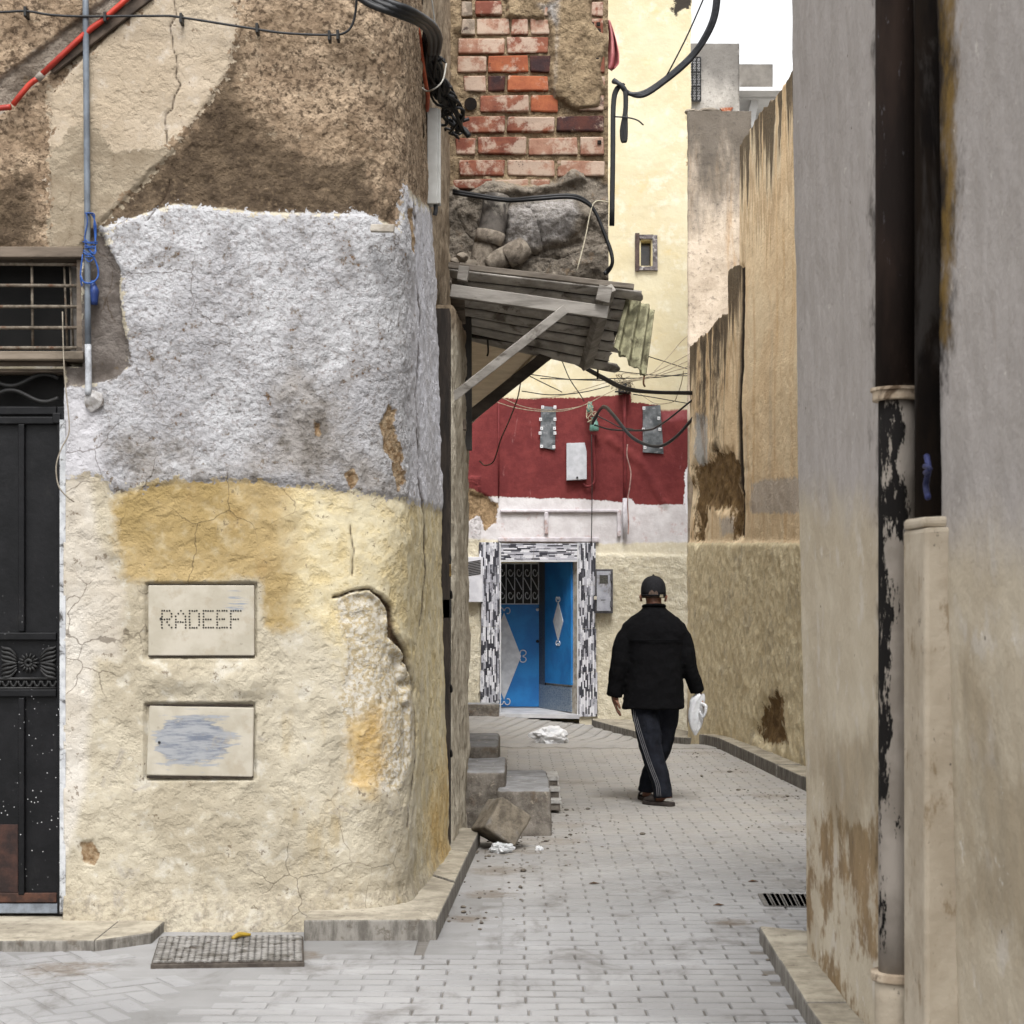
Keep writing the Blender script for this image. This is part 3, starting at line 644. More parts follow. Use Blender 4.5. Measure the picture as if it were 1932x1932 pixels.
# ------------------------------------------------------------------ meter covers
def cover_mat(nm, smear):
    m = M(nm, .75, .25); v = m.pos(); c = m.var(m.noise(v, 8, 4), (186, 178, 162), (172, 164, 146))
    p = m.sep(v)
    if smear:
        cx, cz = W(365, 1395, YF).x, W(365, 1395, YF).z
        d = m.n('VectorMath', {0: m.n('VectorMath', {0: v, 1: (cx, YF-.02, cz)}, operation='SUBTRACT').outputs[0], 1: (1, .1, 1.5)}, operation='MULTIPLY').outputs[0]
        dd = m.n('VectorMath', {0: d}, operation='LENGTH').outputs['Value']
        st = m.noise(m.n('Mapping', {'Vector': v, 'Rotation': (0, .25, 0), 'Scale': (5, 1, 34)}).outputs[0], 1.6, 5, .65)
        k = m.mr(m.op('ADD', m.op('ADD', dd, m.op('MULTIPLY', m.op('SUBTRACT', st, .5), .30)), m.op('MULTIPLY', m.op('SUBTRACT', m.noise(v, 9, 5, .6), .5), .16)), .185, .150)
        c = m.mix(m.op('MULTIPLY', k, .9), c, m.var(st, (150, 154, 160), (96, 106, 126), .40, .62))
    else:
        cx, cz = W(445, 1135, YF).x, W(445, 1135, YF).z
        d = m.n('VectorMath', {0: v, 1: (cx, YF-.02, cz)}, operation='DISTANCE').outputs['Value']
        st = m.noise(m.n('Mapping', {'Vector': v, 'Rotation': (0, -.8, 0), 'Scale': (1, 1, 14)}).outputs[0], 7, 4, .6)
        c = m.mix(m.op('MULTIPLY', m.mr(d, .07, .03), m.mr(st, .5, .58, 0, .8)), c, (120, 134, 154))
    c = m.mix(m.mr(m.noise(v, 30, 5, .7), .62, .70, 0, .6), c, (140, 130, 114)); c = m.mix(m.mr(m.noise(v, 7, 6, .7), .54, .66, 0, .6), c, (164, 152, 130))
    m.bump(m.noise(v, 24, 5), .35, .005)
    return m.done(c)
ca = one('box', *rect(280, 480, 1104, 1237, YF-.004, YF+.02), name='meter_cover', mat=cover_mat('cover paint', False), parent=house, bevel=.004)
ca['label'] = 'upper meter cover with RADEEF punched in dots'
cb = one('slab', [W(x, y, YF-.003) for x, y in ((281, 1330), (479, 1335), (477, 1467), (276, 1463))], (0, .023, 0), name='meter_cover', mat=cover_mat('smeared cover paint', True), parent=house, bevel=.006)
cb['label'] = 'lower meter cover smeared with blue grey paint'
FONT = {'R': ['1111.', '1...1', '1...1', '1111.', '1.1..', '1..1.', '1...1'], 'A': ['..1..', '.1.1.', '1...1', '1...1', '11111', '1...1', '1...1'],
        'D': ['1111.', '1...1', '1...1', '1...1', '1...1', '1...1', '1111.'], 'E': ['11111', '1....', '1....', '1111.', '1....', '1....', '11111'], 'F': ['11111', '1....', '1....', '1111.', '1....', '1....', '1....']}
dots = MB(); x0 = 306.0
for ch in 'RADEEF':
    for r_, rw in enumerate(FONT[ch]):
        for c_, b in enumerate(rw):
            if b == '1':
                p = W(x0+c_*4.6+random.uniform(-.5, .5), 1152.5+r_*5.3+random.uniform(-.4, .4), YF); dots.disc((p.x, YF-.0045, p.z), .0042, 6, (0, 1, 0), .002)
    x0 += 26.0
o = dots.build('lettering', simple('punched dark', (40, 36, 32), (24, 22, 20), 30, .9, 0)); o.parent = ca; o.matrix_parent_inverse = ca.matrix_world.inverted()
for cvr, (x0, x1, y0, y1) in ((ca, (280, 480, 1104, 1237)), (cb, (277, 478, 1331, 1466))):
    m = MB(); q = [W(x0, y0, YF), W(x1, y0, YF), W(x1, y1, YF), W(x0, y1, YF)]
    for a, b in zip(q, q[1:]+q[:1]): m.beam(Vector((a.x, YF+.001, a.z)), Vector((b.x, YF+.001, b.z)), .006, .010)
    o = m.build('edge_gap', simple('painted gap shadow', (58, 48, 38), (40, 33, 27), 30, .9, 0)); o.parent = cvr; o.matrix_parent_inverse = cvr.matrix_world.inverted()  # dark strips paint the shade in the gap round each cover
    m = MB(); p = W(x0+24, (y0+y1)/2+(2 if cvr is cb else -3), YF); m.disc((p.x, YF-.005, p.z), .006, 8, (0, 1, 0), .004)
    o = m.build('screw', black); o.parent = cvr; o.matrix_parent_inverse = cvr.matrix_world.inverted()
# ================================================================== BRICK JETTY ABOVE THE STEPS (part of the left house)
YJ = 11.8
def jet_mat():
    m = M('crumbling mortar', .95, .1); v = m.pos(); n2 = m.noise(v, 8, 6, .65); n3 = m.noise(v, 34, 5, .7)
    c = m.var(n2, (176, 152, 118), (142, 120, 92)); c = m.mix(m.mr(n3, .5, .66, 0, .7), c, (108, 90, 70))
    c = m.mix(m.mr(m.noise(v, 14, 5, .7), .6, .7, 0, .6), c, (196, 178, 148))
    g = m.var(n2, (162, 150, 134), (116, 106, 94)); g = m.mix(m.mr(n3, .5, .68, 0, .7), g, (74, 68, 62)); g = m.mix(m.mr(m.noise(v, 11, 5, .7), .57, .68, 0, .7), g, (128, 106, 82))
    c = m.mix(m.reg('a_grey', v, .14, .03, 8, .05), c, g)
    c = m.mix(m.reg('a_pale', v, .06, .03, 8, .03), c, m.var(n3, (190, 184, 180), (150, 143, 136)))
    c = m.mix(m.reg('a_black', v, .08, .03, 8, .03), c, m.var(n3, (60, 56, 53), (92, 86, 80)))
    c = m.mix(m.mr(m.attr('a_crack'), .006, .0015), c, (48, 40, 34))
    m.bump(m.op('ADD', n3, m.op('MULTIPLY', m.noise(v, 80, 3, .6), .4)), 1.0, .03)
    return m.done(c)
x0, x1 = W(838, 0, YJ).x, W(1148, 0, YJ).x; st = .0095
gx = np.arange(x0, x1, st); gzz = np.arange(3.48, 5.55, st)
P = np.stack([np.repeat(gx[:, None], len(gzz), 1), np.full((len(gx), len(gzz)), YJ), np.repeat(gzz[None], len(gx), 0)], -1)
QX, QY = proj(P); s_ = F/YJ; B = {}
B['a_grey'] = sdp(QX, QY, [(800, 372), (880, 350), (930, 338), (1000, 352), (1050, 340), (1090, 315), (1140, 345), (1200, 350), (1200, 600), (800, 600)], s_)
B['a_pale'] = np.minimum(sdp(QX, QY, [(955, 400), (1010, 385), (1080, 378), (1092, 410), (1070, 450), (1010, 470), (960, 465)], s_), sdp(QX, QY, [(985, 0), (1070, -10), (1060, 200), (1030, 200), (1035, 60)], s_)+.06)
B['a_black'] = sdp(QX, QY, [(912, 385), (955, 380), (958, 430), (905, 430)], s_)
B['a_crack'] = np.minimum(np.minimum(sdl(QX, QY, [(985, 400), (1000, 398), (1012, 420), (1020, 450), (1025, 475)], s_), sdl(QX, QY, [(985, 480), (1060, 490), (1110, 470), (1150, 455)], s_)), sdl(QX, QY, [(860, 400), (880, 440), (900, 462)], s_))+.001+.004*fbm(P, 50, 2)
dd = .044*fbm(P, 6, 3)+.034*fbm(P, 24, 3, .6, 2)
smear = [(1030, -10), (1115, -10), (1120, 40), (1150, 80), (1135, 130), (1142, 170), (1130, 205), (1100, 213), (1075, 205), (1045, 190), (1035, 150), (1040, 120), (1033, 70), (1030, 45)]
sm = sdp(QX, QY, smear, s_)+.05*fbm(P, 16, 3, .6, 4); dd += .058*sstep(.01, -.03, sm)
top = sdp(QX, QY, [(955, -10), (1030, -10), (1030, 38), (990, 42), (955, 36)], s_)+.05*fbm(P, 18, 3, .6, 6); dd += .05*sstep(.01, -.03, top)
left = sdp(QX, QY, [(830, -10), (868, -10), (878, 55), (862, 70), (860, 330), (880, 360), (830, 400)], s_)+.03*fbm(P, 12, 3, .6, 5); dd += .05*sstep(.01, -.05, left)
lumpn = .05*fbm(P, 9, 4, .6, 12)
lump = lumpn+sdp(QX, QY, [(950, 395), (1010, 375), (1090, 372), (1115, 410), (1095, 455), (1040, 470), (985, 492), (955, 470)], s_); dd += .13*np.sqrt(np.clip(-lump/.17, 0, 1))+.03*fbm(P, 14, 4, .65, 13)*sstep(340, 380, QY)
lump2 = sdp(QX, QY, [(1060, 470), (1150, 460), (1150, 530), (1040, 540)], s_); dd += .08*np.sqrt(np.clip(-lump2/.12, 0, 1))
crest = sdp(QX, QY, [(880, 362), (930, 338), (985, 350), (1045, 345), (1080, 315), (1105, 325), (1110, 345), (1000, 375), (880, 378)], s_)+.04*fbm(P, 20, 3, .6, 8); dd += .055*sstep(.01, -.04, crest)
dd += (.03+.05*fbm(P, 16, 4, .7, 41)-.05*np.abs(fbm(P, 6, 3, .6, 42)))*sstep(345, 390, QY); dd -= .02*np.clip(.012-B['a_crack'], 0, .012)/.012
P[..., 1] -= dd
jet = grid('brick_wall', P, jet_mat(), house, B)
jet['label'] = 'exposed brick wall with crumbling mortar above the awning'
def brick_mat(nm, c1, c2, wash, washc=(190, 168, 148)):
    m = M(nm, .9, .15); v = m.pos()
    off = m.n('VectorMath', {0: v, 1: m.n('CombineXYZ', {0: m.op('MULTIPLY', m.rand(), 37.0), 1: 0.0, 2: m.op('MULTIPLY', m.rand(), 11.0)}).outputs[0]}, operation='ADD').outputs[0]
    c = m.var(m.noise(off, 10, 5, .65), c1, c2)
    c = m.mix(m.mr(m.noise(off, 7, 6, .7), .58-.20*wash, .70-.18*wash, 0, .8), c, washc)
    c = m.mix(m.mr(m.noise(off, 12, 5, .7), .62, .70, 0, .85), c, (62, 44, 42))
    c = m.mix(m.mr(m.noise(off, 60, 3), .6, .75, 0, .5), c, (120, 84, 64))
    wv = m.op('SINE', m.op('MULTIPLY', m.sep(v)[2], 900.0)); m.bump(wv, .15, .002); m.bump(m.noise(off, 45, 5, .7), .6, .006)
    return m.done(c)
BM = {'r': brick_mat('red brick', (148, 88, 66), (122, 68, 54), .55), 'o': brick_mat('orange brick', (180, 100, 64), (152, 80, 54), .25),
      'p': brick_mat('limed brick', (168, 126, 104), (146, 98, 78), .78), 'd': brick_mat('burnt brick', (60, 44, 46), (92, 54, 46), .15), 'g': brick_mat('grey limed brick', (150, 136, 120), (120, 106, 92), .6)}
BR = [(-18, 5, [(235, 318, 'g'), (340, 545, 'r'), (575, 900, 'p'), (1215, 1312, 'r')]), (10, 130, [(235, 320, 'g'), (340, 545, 'r'), (578, 905, 'p'), (1215, 1312, 'r')]),
      (145, 272, [(235, 342, 'g'), (350, 600, 'p'), (610, 745, 'r'), (752, 905, 'p'), (1150, 1312, 'r')]), (285, 412, [(210, 570, 'p'), (578, 892, 'r'), (1250, 1318, 'o')]),
      (425, 556, [(205, 428, 'p'), (432, 745, 'o'), (751, 925, 'd'), (1240, 1316, 'r')]), (575, 697, [(250, 422, 'p'), (430, 566, 'd'), (578, 892, 'o'), (1240, 1318, 'p')]),
      (720, 852, [(375, 745, 'r'), (752, 965, 'o'), (1120, 1316, 'p')]), (880, 1008, [(236, 570, 'r'), (578, 942, 'r'), (950, 1318, 'd')]),
      (1040, 1176, [(190, 347, 'r'), (355, 730, 'r'), (736, 1112, 'p'), (1130, 1312, 'p')]), (1208, 1336, [(218, 566, 'r'), (578, 942, 'p'), (956, 1318, 'p')]),
      (1358, 1440, [(165, 470, 'r'), (480, 745, 'p'), (750, 905, 'p')])]
for y0, y1, row_ in BR:
    for a, b, kk in row_:
        p, q = W(811.6+a*.25+1, y1*.25-1.2, YJ), W(811.6+b*.25-1, y0*.25+1.2, YJ); pr = random.uniform(.016, .034)
        m = MB(); m.box((p.x, YJ-pr, p.z), (q.x, YJ+.05, q.z), .006)
        o = m.build('brick', BM[kk], None, bevel=.009); o.parent = jet; o.matrix_parent_inverse = Matrix.Identity(4)
# broken brick socket, end holes
hole = simple('hollow dark', (44, 34, 28), (24, 20, 18), 20, .95, 0)
m = MB(); m.tube([W(888, 196, YJ-.036), W(888, 196, YJ+.02)], .042, 12, 1); o = m.build('brick_socket', hole, None); o.parent = jet
for (px, py) in ((1105, 45), (1117, 45), (1129, 45), (1105, 57), (1117, 57), (1130, 57), (1131, 268), (1128, 112), (1118, 130)):
    p = W(px, py, YJ-.043); m = MB(); m.box((p.x-.013, p.y, p.z-.013), (p.x+.013, p.y+.01, p.z+.013)); o = m.build('brick_hole', hole, None, bevel=.004); o.parent = jet
soff = simple('limed soffit', (232, 216, 192), (214, 198, 172), 5, .9, .3)
m = MB(); zs = 3.5
xr = x1-.01
m.add([(x0-.3, YJ+.03, zs), (xr, YJ+.03, zs), (-.49, 20.5, zs), (-1.6, 20.5, zs), (x0-.3, YJ+.03, 5.55), (xr, YJ+.03, 5.55), (-.49, 20.5, 5.55), (-1.6, 20.5, 5.55)],
      [(3, 2, 1, 0), (4, 5, 6, 7), (0, 1, 5, 4), (1, 2, 6, 5), (2, 3, 7, 6), (3, 0, 4, 7)])
m.build('jetty', soff, house)
m = MB(); m.beam(Vector((xr-.03, YJ+.1, zs-.012)), Vector((-.52, 20.5, zs-.012)), .07, .022); m.build('jetty_edge', simple('edge plaster', (206, 196, 178), (186, 174, 152), 8, .9, .2), house)
# soil pipes set in the rubble
pipe_c = simple('cement pipe', (150, 138, 122), (108, 97, 85), 22, .9, 1.0, dirt=(84, 73, 62)); pipe_b = simple('sooty pipe', (66, 61, 57), (100, 93, 86), 16, .8, .5, dirt=(150, 142, 130))
sp = tag(empty('soil_pipe', W(920, 500, YJ-.1)), 'old soil pipe with sooty stub and elbow bedded in rubble above awning', 'pipe')
yj = YJ-.045
one('tube', [W(938, 372, yj), W(932, 415, yj-.02), W(926, 446, yj-.03)], .088, 16, name='stub', mat=pipe_b, parent=sp, smooth=True)
one('tube', [W(926, 438, yj-.03), W(921, 462, yj-.03)], [.097, .10, .094], 16, 1, name='collar', mat=pipe_c, parent=sp, smooth=True)
one('tube', [W(920, 458, yj-.02), W(914, 480, yj-.02), W(908, 515, yj-.02)], .086, 16, name='lower_pipe', mat=pipe_c, parent=sp, smooth=True)
one('tube', [W(918, 500, yj-.04), W(945, 488, yj-.05), W(970, 478, yj-.05)], .07, 16, name='branch_pipe', mat=pipe_c, parent=sp, smooth=True)
one('tube', [W(958, 486, yj-.05), W(972, 478, yj-.06), W(990, 466, yj-.04)], [.078, .084, .07], 16, name='branch_collar', mat=pipe_c, parent=sp, smooth=True)
# rubble bits above the awning
rub = simple('rubble', (150, 138, 122), (108, 98, 86), 10, .95, .8)
def stone(px, py, y, r, name, label, grp=None, mat=rub, sq=(1, 1, .8), seed=1):
    bm = bmesh.new(); bmesh.ops.create_icosphere(bm, subdivisions=3, radius=1)
    rr = random.Random(seed); pl_ = [(Vector((rr.gauss(0, 1), rr.gauss(0, 1), rr.gauss(0, 1))).normalized(), rr.uniform(.55, .85)) for _ in range(11)]
    for v in bm.verts:
        for n_, d_ in pl_:
            e = v.co.dot(n_)-d_
            if e > 0: v.co -= n_*e
        v.co = Vector((v.co.x*sq[0], v.co.y*sq[1], v.co.z*sq[2]))*r
    me = bpy.data.meshes.new(name); bm.to_mesh(me); bm.free(); o = mobj(name, me, mat); o.location = W(px, py, y)
    if label: tag(o, label, 'stone', grp)
    return o
for i, (px, py, r) in enumerate(((872, 487, .045), (890, 500, .045), (858, 494, .035))):
    stone(px, py, 11.3, r, 'rubble_stone', 'small rubble stone lying on the wall end of the awning', 'rubble on the awning', seed=i+2)

# ================================================================== AWNING
aw_t = simple('weathered timber', (158, 152, 144), (120, 114, 106), 14, .8, .5, st=(.2, 1, 1), dirt=(88, 80, 72))
aw_u = simple('fibre cement underside', (190, 184, 176), (150, 144, 136), 8, .85, .4, dirt=(104, 96, 88))
moss = simple('mossy fibre cement', (160, 156, 122), (110, 106, 80), 16, .9, .9, dirt=(74, 68, 48))
awn = tag(empty('awning', W(850, 620, 10.6)), 'small lean-to awning of corrugated sheet on grey timber braces', 'awning')
A0, A1, B0, B1 = W(848, 508, 10.5), W(880, 640, 11.65), W(1203, 546, 10.6), W(1156, 704, 11.65)
def corr(A0, A1, B0, B1, waves, amp, mat, name, nu=40, ragged=0, parent=awn, th=.008, deep=False):
    nv = waves*14+1; Pq = np.zeros((nu, nv, 3)); n_ = np.array((B0-A0).cross(A1-A0).normalized()); n_ *= np.sign(n_[2]) if abs(n_[2]) > .1 else 1
    for i, u in enumerate(np.linspace(0, 1, nu)):
        a, b = A0.lerp(B0, u), A1.lerp(B1, u)
        for j, t in enumerate(np.linspace(0, 1, nv)):
            Pq[i, j] = np.array(a.lerp(b, t))+n_*amp*(math.sin(t*waves*2*math.pi) if not deep else -abs(math.sin(t*waves*math.pi))**.45)
    Pq += n_*.02*fbm(Pq, 2.5, 2)[..., None]
    if ragged: Pq[-1] += np.array(B0-A0)/(B0-A0).length*ragged*fbm(Pq[-1], 9, 3)[:, None]
    o = grid(name, Pq, mat, parent); s = o.modifiers.new('s', 'SOLIDIFY'); s.thickness = th; return o
up_ = (B0-A0).cross(A1-A0).normalized(); up_ *= math.copysign(1, up_.z)
shade_mat = simple('painted rib shade', (46, 42, 39), (30, 28, 26), 12, .95, .5)
corr(A0+up_*.022, A1+up_*.022, B0.lerp(A0, .03)+up_*.022, B1.lerp(A1, .05)+up_*.022, 2, .004, shade_mat, 'roof_shade', 12)  # dark sheet added to paint the shade between the ribs
for k in range(8):
    t0, t1 = (k+.02)/8, (k+.78)/8; rg_ = random.uniform(-.03, .05)
    corr(A0.lerp(A1, t0), A0.lerp(A1, t1), B0.lerp(B1, t0).lerp(A0.lerp(A1, t0), rg_), B0.lerp(B1, t1).lerp(A0.lerp(A1, t1), rg_), 1, .014, aw_u, 'roof_rib', 26, .12, deep=True)
corr(W(1184, 550, 10.74), W(1234, 584, 10.78), W(1156, 660, 10.62), W(1217, 714, 10.64), 3, .022, moss, 'mossy_sheet', 30, .1)
def bm_(nm, p, q, w_, h, mat=aw_t, up=(0, 0, 1)): m = MB(); m.beam(p, q, w_, h, up, .003); return m.build(nm, mat, awn, bevel=.004)
bm_('edge_board', W(846, 500, 10.46), W(1196, 541, 10.52), .03, .035, simple('edge board', (132, 122, 110), (94, 84, 74), 12, .85, .6, st=(.2, 1, 1), dirt=(60, 52, 46)))
bm_('rafter', W(850, 549, 10.44), W(1146, 590, 10.5), .05, .075)
bm_('rafter', W(858, 622, 11.5), W(1050, 652, 11.55), .05, .065, darkwood)
bm_('purlin', W(1148, 546, 10.46), W(1106, 690, 11.4), .075, .05, aw_t, (0, -1, .5))
bm_('block', W(876, 503, 10.44), W(872, 530, 10.44), .06, .06, aw_t, (0, 1, 0)); bm_('block', W(1143, 540, 10.44), W(1136, 570, 10.44), .08, .03, aw_t, (0, 1, 0))
bm_('brace', W(846, 756, 10.3), W(1066, 583, 10.47), .045, .05); 
bm_('brace', W(858, 808, 11.4), W(1042, 662, 11.6), .05, .07, simple('dark brace', (88, 78, 68), (62, 54, 47), 12, .85, .5, st=(.2, 1, 1)))
bm_('post', W(874, 600, 11.25), W(874, 850, 11.25), .11, .1, simple('stained post', (84, 82, 80), (58, 55, 52), 8, .85, .5, st=(1, 1, .3), dirt=(120, 116, 110)), (0, 1, 0))
bm_('bracket', W(862, 548, 10.6), W(866, 604, 11.0), .08, .06, greywood, (0, 1, 0))
bm_('rotten_fascia', W(1030, 655, 11.6), W(1095, 668, 11.6), .03, .07, darkwood)
bm_('cleat', W(872, 790, 10.9), W(872, 812, 10.9), .05, .04, greywood, (0, 1, 0))

# ================================================================== STEPS AND LOOSE STONE
def block_mat():
    m = M('rough concrete step', .9, .15); v = m.pos(); nz = m.sep(m.n('NewGeometry').outputs['Normal'])[2]
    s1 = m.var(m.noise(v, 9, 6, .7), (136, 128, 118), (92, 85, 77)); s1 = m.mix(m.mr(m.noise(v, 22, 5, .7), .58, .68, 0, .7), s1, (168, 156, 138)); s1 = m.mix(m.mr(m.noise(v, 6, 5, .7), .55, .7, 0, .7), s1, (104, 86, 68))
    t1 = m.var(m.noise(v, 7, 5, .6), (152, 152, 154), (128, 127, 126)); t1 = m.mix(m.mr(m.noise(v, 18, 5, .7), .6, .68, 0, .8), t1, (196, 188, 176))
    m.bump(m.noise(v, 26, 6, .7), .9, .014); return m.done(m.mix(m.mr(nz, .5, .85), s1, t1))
MAT_STEP = block_mat()
stp = tag(empty('stone_steps', (0, 11.6, 0)), 'worn concrete steps climbing to the left doorway under the awning', 'steps')
def rough_box(name, a, b, mat, parent, n=14, amp=.012, rnd=.03, seed=0, rot=None, taper=0):
    bm = bmesh.new(); bmesh.ops.create_cube(bm, size=2); bmesh.ops.subdivide_edges(bm, edges=bm.edges[:], cuts=n, use_grid_fill=True)
    a, b = np.array(a), np.array(b); c, h_ = (a+b)/2, (b-a)/2
    V = np.array([v.co for v in bm.verts]); q = V*h_; inner = np.clip(q, -(h_-rnd), h_-rnd); d = q-inner; l = np.linalg.norm(d, axis=1, keepdims=True)
    q = inner+d/np.maximum(l, 1e-9)*np.minimum(l, rnd)
    if taper: q[:, :2] *= (1+taper*(-(q[:, 2:]/h_[2])+0))
    dirn = q/np.linalg.norm(q, axis=1, keepdims=True); q = q+dirn*(amp*2*fbm(q+c, 7, 4, .6, seed))[:, None]
    for v, p in zip(bm.verts, q): v.co = p
    me = bpy.data.meshes.new(name); bm.to_mesh(me); bm.free(); me.materials.append(mat); me.polygons.foreach_set('use_smooth', np.ones(len(me.polygons), bool))
    o = bpy.data.objects.new(name, me); COL.objects.link(o); o.location = c
    if rot: o.rotation_euler = rot
    if parent is not None: reparent(o, parent)
    return o
rough_box('step', (-.10, 11.15, -.1), (.245, 12.6, .285), MAT_STEP, stp, n=22, amp=.022, rnd=.02, seed=1, taper=.04)
rough_box('step', (-.34, 11.35, -.1), (-.035, 12.5, .385), MAT_STEP, stp, n=22, amp=.022, rnd=.02, seed=2, taper=.03)
rough_box('step', (-.5, 12.35, -.1), (-.088, 13.6, .475), MAT_STEP, stp, seed=3)
tilec = simple('white step nosing', (202, 200, 196), (176, 172, 166), 20, .6, .2, dirt=(120, 110, 98))
for i, (h, w_) in enumerate(((.10, .33), (.17, .325), (.235, .318))):
    m = MB(); m.box((.1, 12.35+i*.12, h-.075), (w_, 12.9+i*.05, h-.03)); m.build('side_step', MAT_STEP, stp, bevel=.004)
    m = MB(); m.box((.1, 12.34+i*.12, h-.028), (w_+.008, 12.9+i*.05, h)); m.build('nosing', tilec, stp, bevel=.003)
def gran():
    m = M('quarried stone', .9, .15); v = m.pos(); c = m.var(m.noise(v, 12, 6, .7), (142, 131, 114), (104, 95, 83)); c = m.mix(m.mr(m.noise(v, 40, 5, .7), .58, .7, 0, .7), c, (84, 74, 62)); c = m.mix(m.mr(m.noise(v, 5, 5, .7), .52, .66, 0, .6), c, (128, 126, 124))
    m.bump(m.noise(v, 36, 6, .7), .9, .01); return m.done(c)
ls = rough_box('loose_stone', (-.115, 10.55, .05), (.10, 10.82, .26), gran(), None, seed=6, amp=.02, rnd=.010, rot=(math.radians(-10), math.radians(34), math.radians(14)))
ls.location = (-.065, 10.62, .148); tag(ls, 'tilted squared loose stone leaning against the steps', 'stone')
# ------------------------------------------------------------------ litter
plast = M('crumpled clear plastic', .35, .5); plast.p.inputs['Transmission Weight'].default_value = .35; plast.p.inputs['Alpha'].default_value = .9
plast = plast.done((232, 234, 236))
def crumple(name, loc, size, mat, label, seed, cat='litter', group=None):
    bm = bmesh.new(); bmesh.ops.create_icosphere(bm, subdivisions=4, radius=1)
    V = np.array([v.co for v in bm.verts]); r_ = 1+1.1*fbm(V, 1.6, 2, .6, seed)+.7*np.abs(fbm(V, 4.3, 3, .6, seed+2)); V = V*r_[:, None]*np.array(size); V[:, 2] = np.maximum(V[:, 2], -size[2]*.6)
    for v, p in zip(bm.verts, V): v.co = p
    me = bpy.data.meshes.new(name); bm.to_mesh(me); bm.free(); o = mobj(name, me, mat); o.location = (loc[0], loc[1], loc[2]+size[2]*.55)
    return tag(o, label, cat, group)
g = G(948, 1592); crumple('plastic_scrap', (-.055, 10.40, .002), (.06, .05, .035), plast, 'crumpled clear plastic scrap at the foot of the loose stone', 3)
white_pl = simple('thin white plastic', (232, 232, 234), (214, 216, 220), 20, .5, .2)
g = G(1036, 1388); crumple('plastic_bag', (g.x, 18.9, float(gz(g.x, 18.9))+.004), (.17, .13, .1), white_pl, 'discarded white plastic bag lying in front of the blue door', 5)
g = G(1012, 1660/1.0-78); crumple('plastic_scrap', (.16, 10.5, .002), (.02, .02, .015), white_pl, 'tiny white plastic crumb right of the loose stone', 8)
m = MB(); a, b = G(438, 1771, .03), G(472, 1766, .03); m.tube([a, a.lerp(b, .4)+Vector((0, 0, .012)), b+Vector((0, 0, .006))], [.008, .012, .006], 8)
tag(m.build('wrapper', simple('yellow wrapper', (196, 160, 40), (150, 120, 30), 40, .6, .2), None, True), 'twisted yellow wrapper on the edge of the iron cover', 'litter')
leafm = simple('dry leaf', (110, 74, 46), (70, 48, 32), 40, .9, .2); pebm = simple('grit', (120, 110, 98), (84, 76, 68), 50, .95, .3)
lit = MB(); r = random.Random(4)
for i in range(420):
    (c, rad) = r.choice(DIRT[:7]+DIRT[7:13]); x, y = c[0]+r.gauss(0, rad*.5), c[1]+r.gauss(0, rad*.6)
    s = r.uniform(.003, .010) if r.random() > .06 else r.uniform(.01, .02)
    if y < 11.2 and x < -.33+.04*(y-7.6): continue
    lit.lathe([(s*.6, 0), (s, s*.5), (s*.4, s*.9)], (x, y, .001+float(gz(x, y))), 5, r.uniform(.7, 1.5), r.uniform(.7, 1.5))
o = lit.build('grit', pebm); stuff(o); o['label'] = 'loose grit and crumbs gathered along kerbs and steps'; o['category'] = 'grit'
for i, (px, py, lb) in enumerate(((1355, 1710, 'dry brown leaf lying mid lane nearest the camera'), (1542, 1665, 'dry brown leaf on paving behind the walking man'), (1120, 1669, 'flat brown scrap on paving right of the loose stone'))):
    g = G(px if px < 1500 else 1420, py); m = MB(); m.slab([(g.x-.025, g.y-.012, .006), (g.x+.01, g.y-.016, .009), (g.x+.03, g.y+.004, .005), (g.x, g.y+.015, .011)], (0, 0, .002)); tag(m.build('dry_leaf', leafm), lb, 'leaf')
stub = simple('pink crumb', (170, 120, 100), (150, 100, 84), 40, .9, .1)

# ================================================================== THINGS FIXED TO THE LEFT HOUSE
yw = YF-.035
def tubeobj(name, pts, r, mat, label, cat, n=8, sub=4, group=None, jit=0):
    m = MB(); m.tube(pts, r, n, sub, True, jit); return tag(m.build(name, mat, None, True), label, cat, group)
gp = tag(empty('conduit_pipe', W(166, 735, yw)), 'grey vertical conduit pipe down the left house, whitewashed at its foot', 'pipe')
pgm = simple('grey plastic pipe', (112, 122, 134), (92, 100, 110), 12, .5, .15, .4)
one('tube', [W(161, -60, yw), W(164, 300, yw), W(166, 655, yw)], .0135, 12, name='upper_pipe', mat=pgm, parent=gp, smooth=True)
one('tube', [W(166, 650, yw), W(167, 700, yw), W(166.5, 745, yw)], .0142, 12, name='painted_foot', mat=simple('limed pipe', (186, 190, 196), (150, 152, 156), 30, .7, .3, dirt=(120, 122, 126)), parent=gp, smooth=True)
redm = simple('red plastic conduit', (196, 48, 26), (160, 34, 20), 18, .45, .15, .4)
red = tag(empty('conduit_pipe', W(75, 145, yw)), 'bright red conduit climbing diagonally across the upper left wall', 'pipe')
one('tube', [W(-60, 212, yw), W(0, 204, yw), W(21, 202, yw)], .0125, 12, 2, name='lower_run', mat=redm, parent=red, smooth=True)
one('tube', [W(24, 198, yw), W(55, 160, yw), W(72, 148, yw)], .0125, 12, 2, name='middle_run', mat=redm, parent=red, smooth=True)
one('tube', [W(70, 150, yw+.004), W(80, 140, yw+.004)], .017, 12, 1, name='joint', mat=simple('plaster blob', (150, 140, 130), (120, 110, 100), 30, .9, .5), parent=red, smooth=True)
one('tube', [W(76, 143, yw), W(160, 64, yw), W(195, 37, yw), W(262, -22, yw)], .0125, 12, 2, name='upper_run', mat=redm, parent=red, smooth=True)
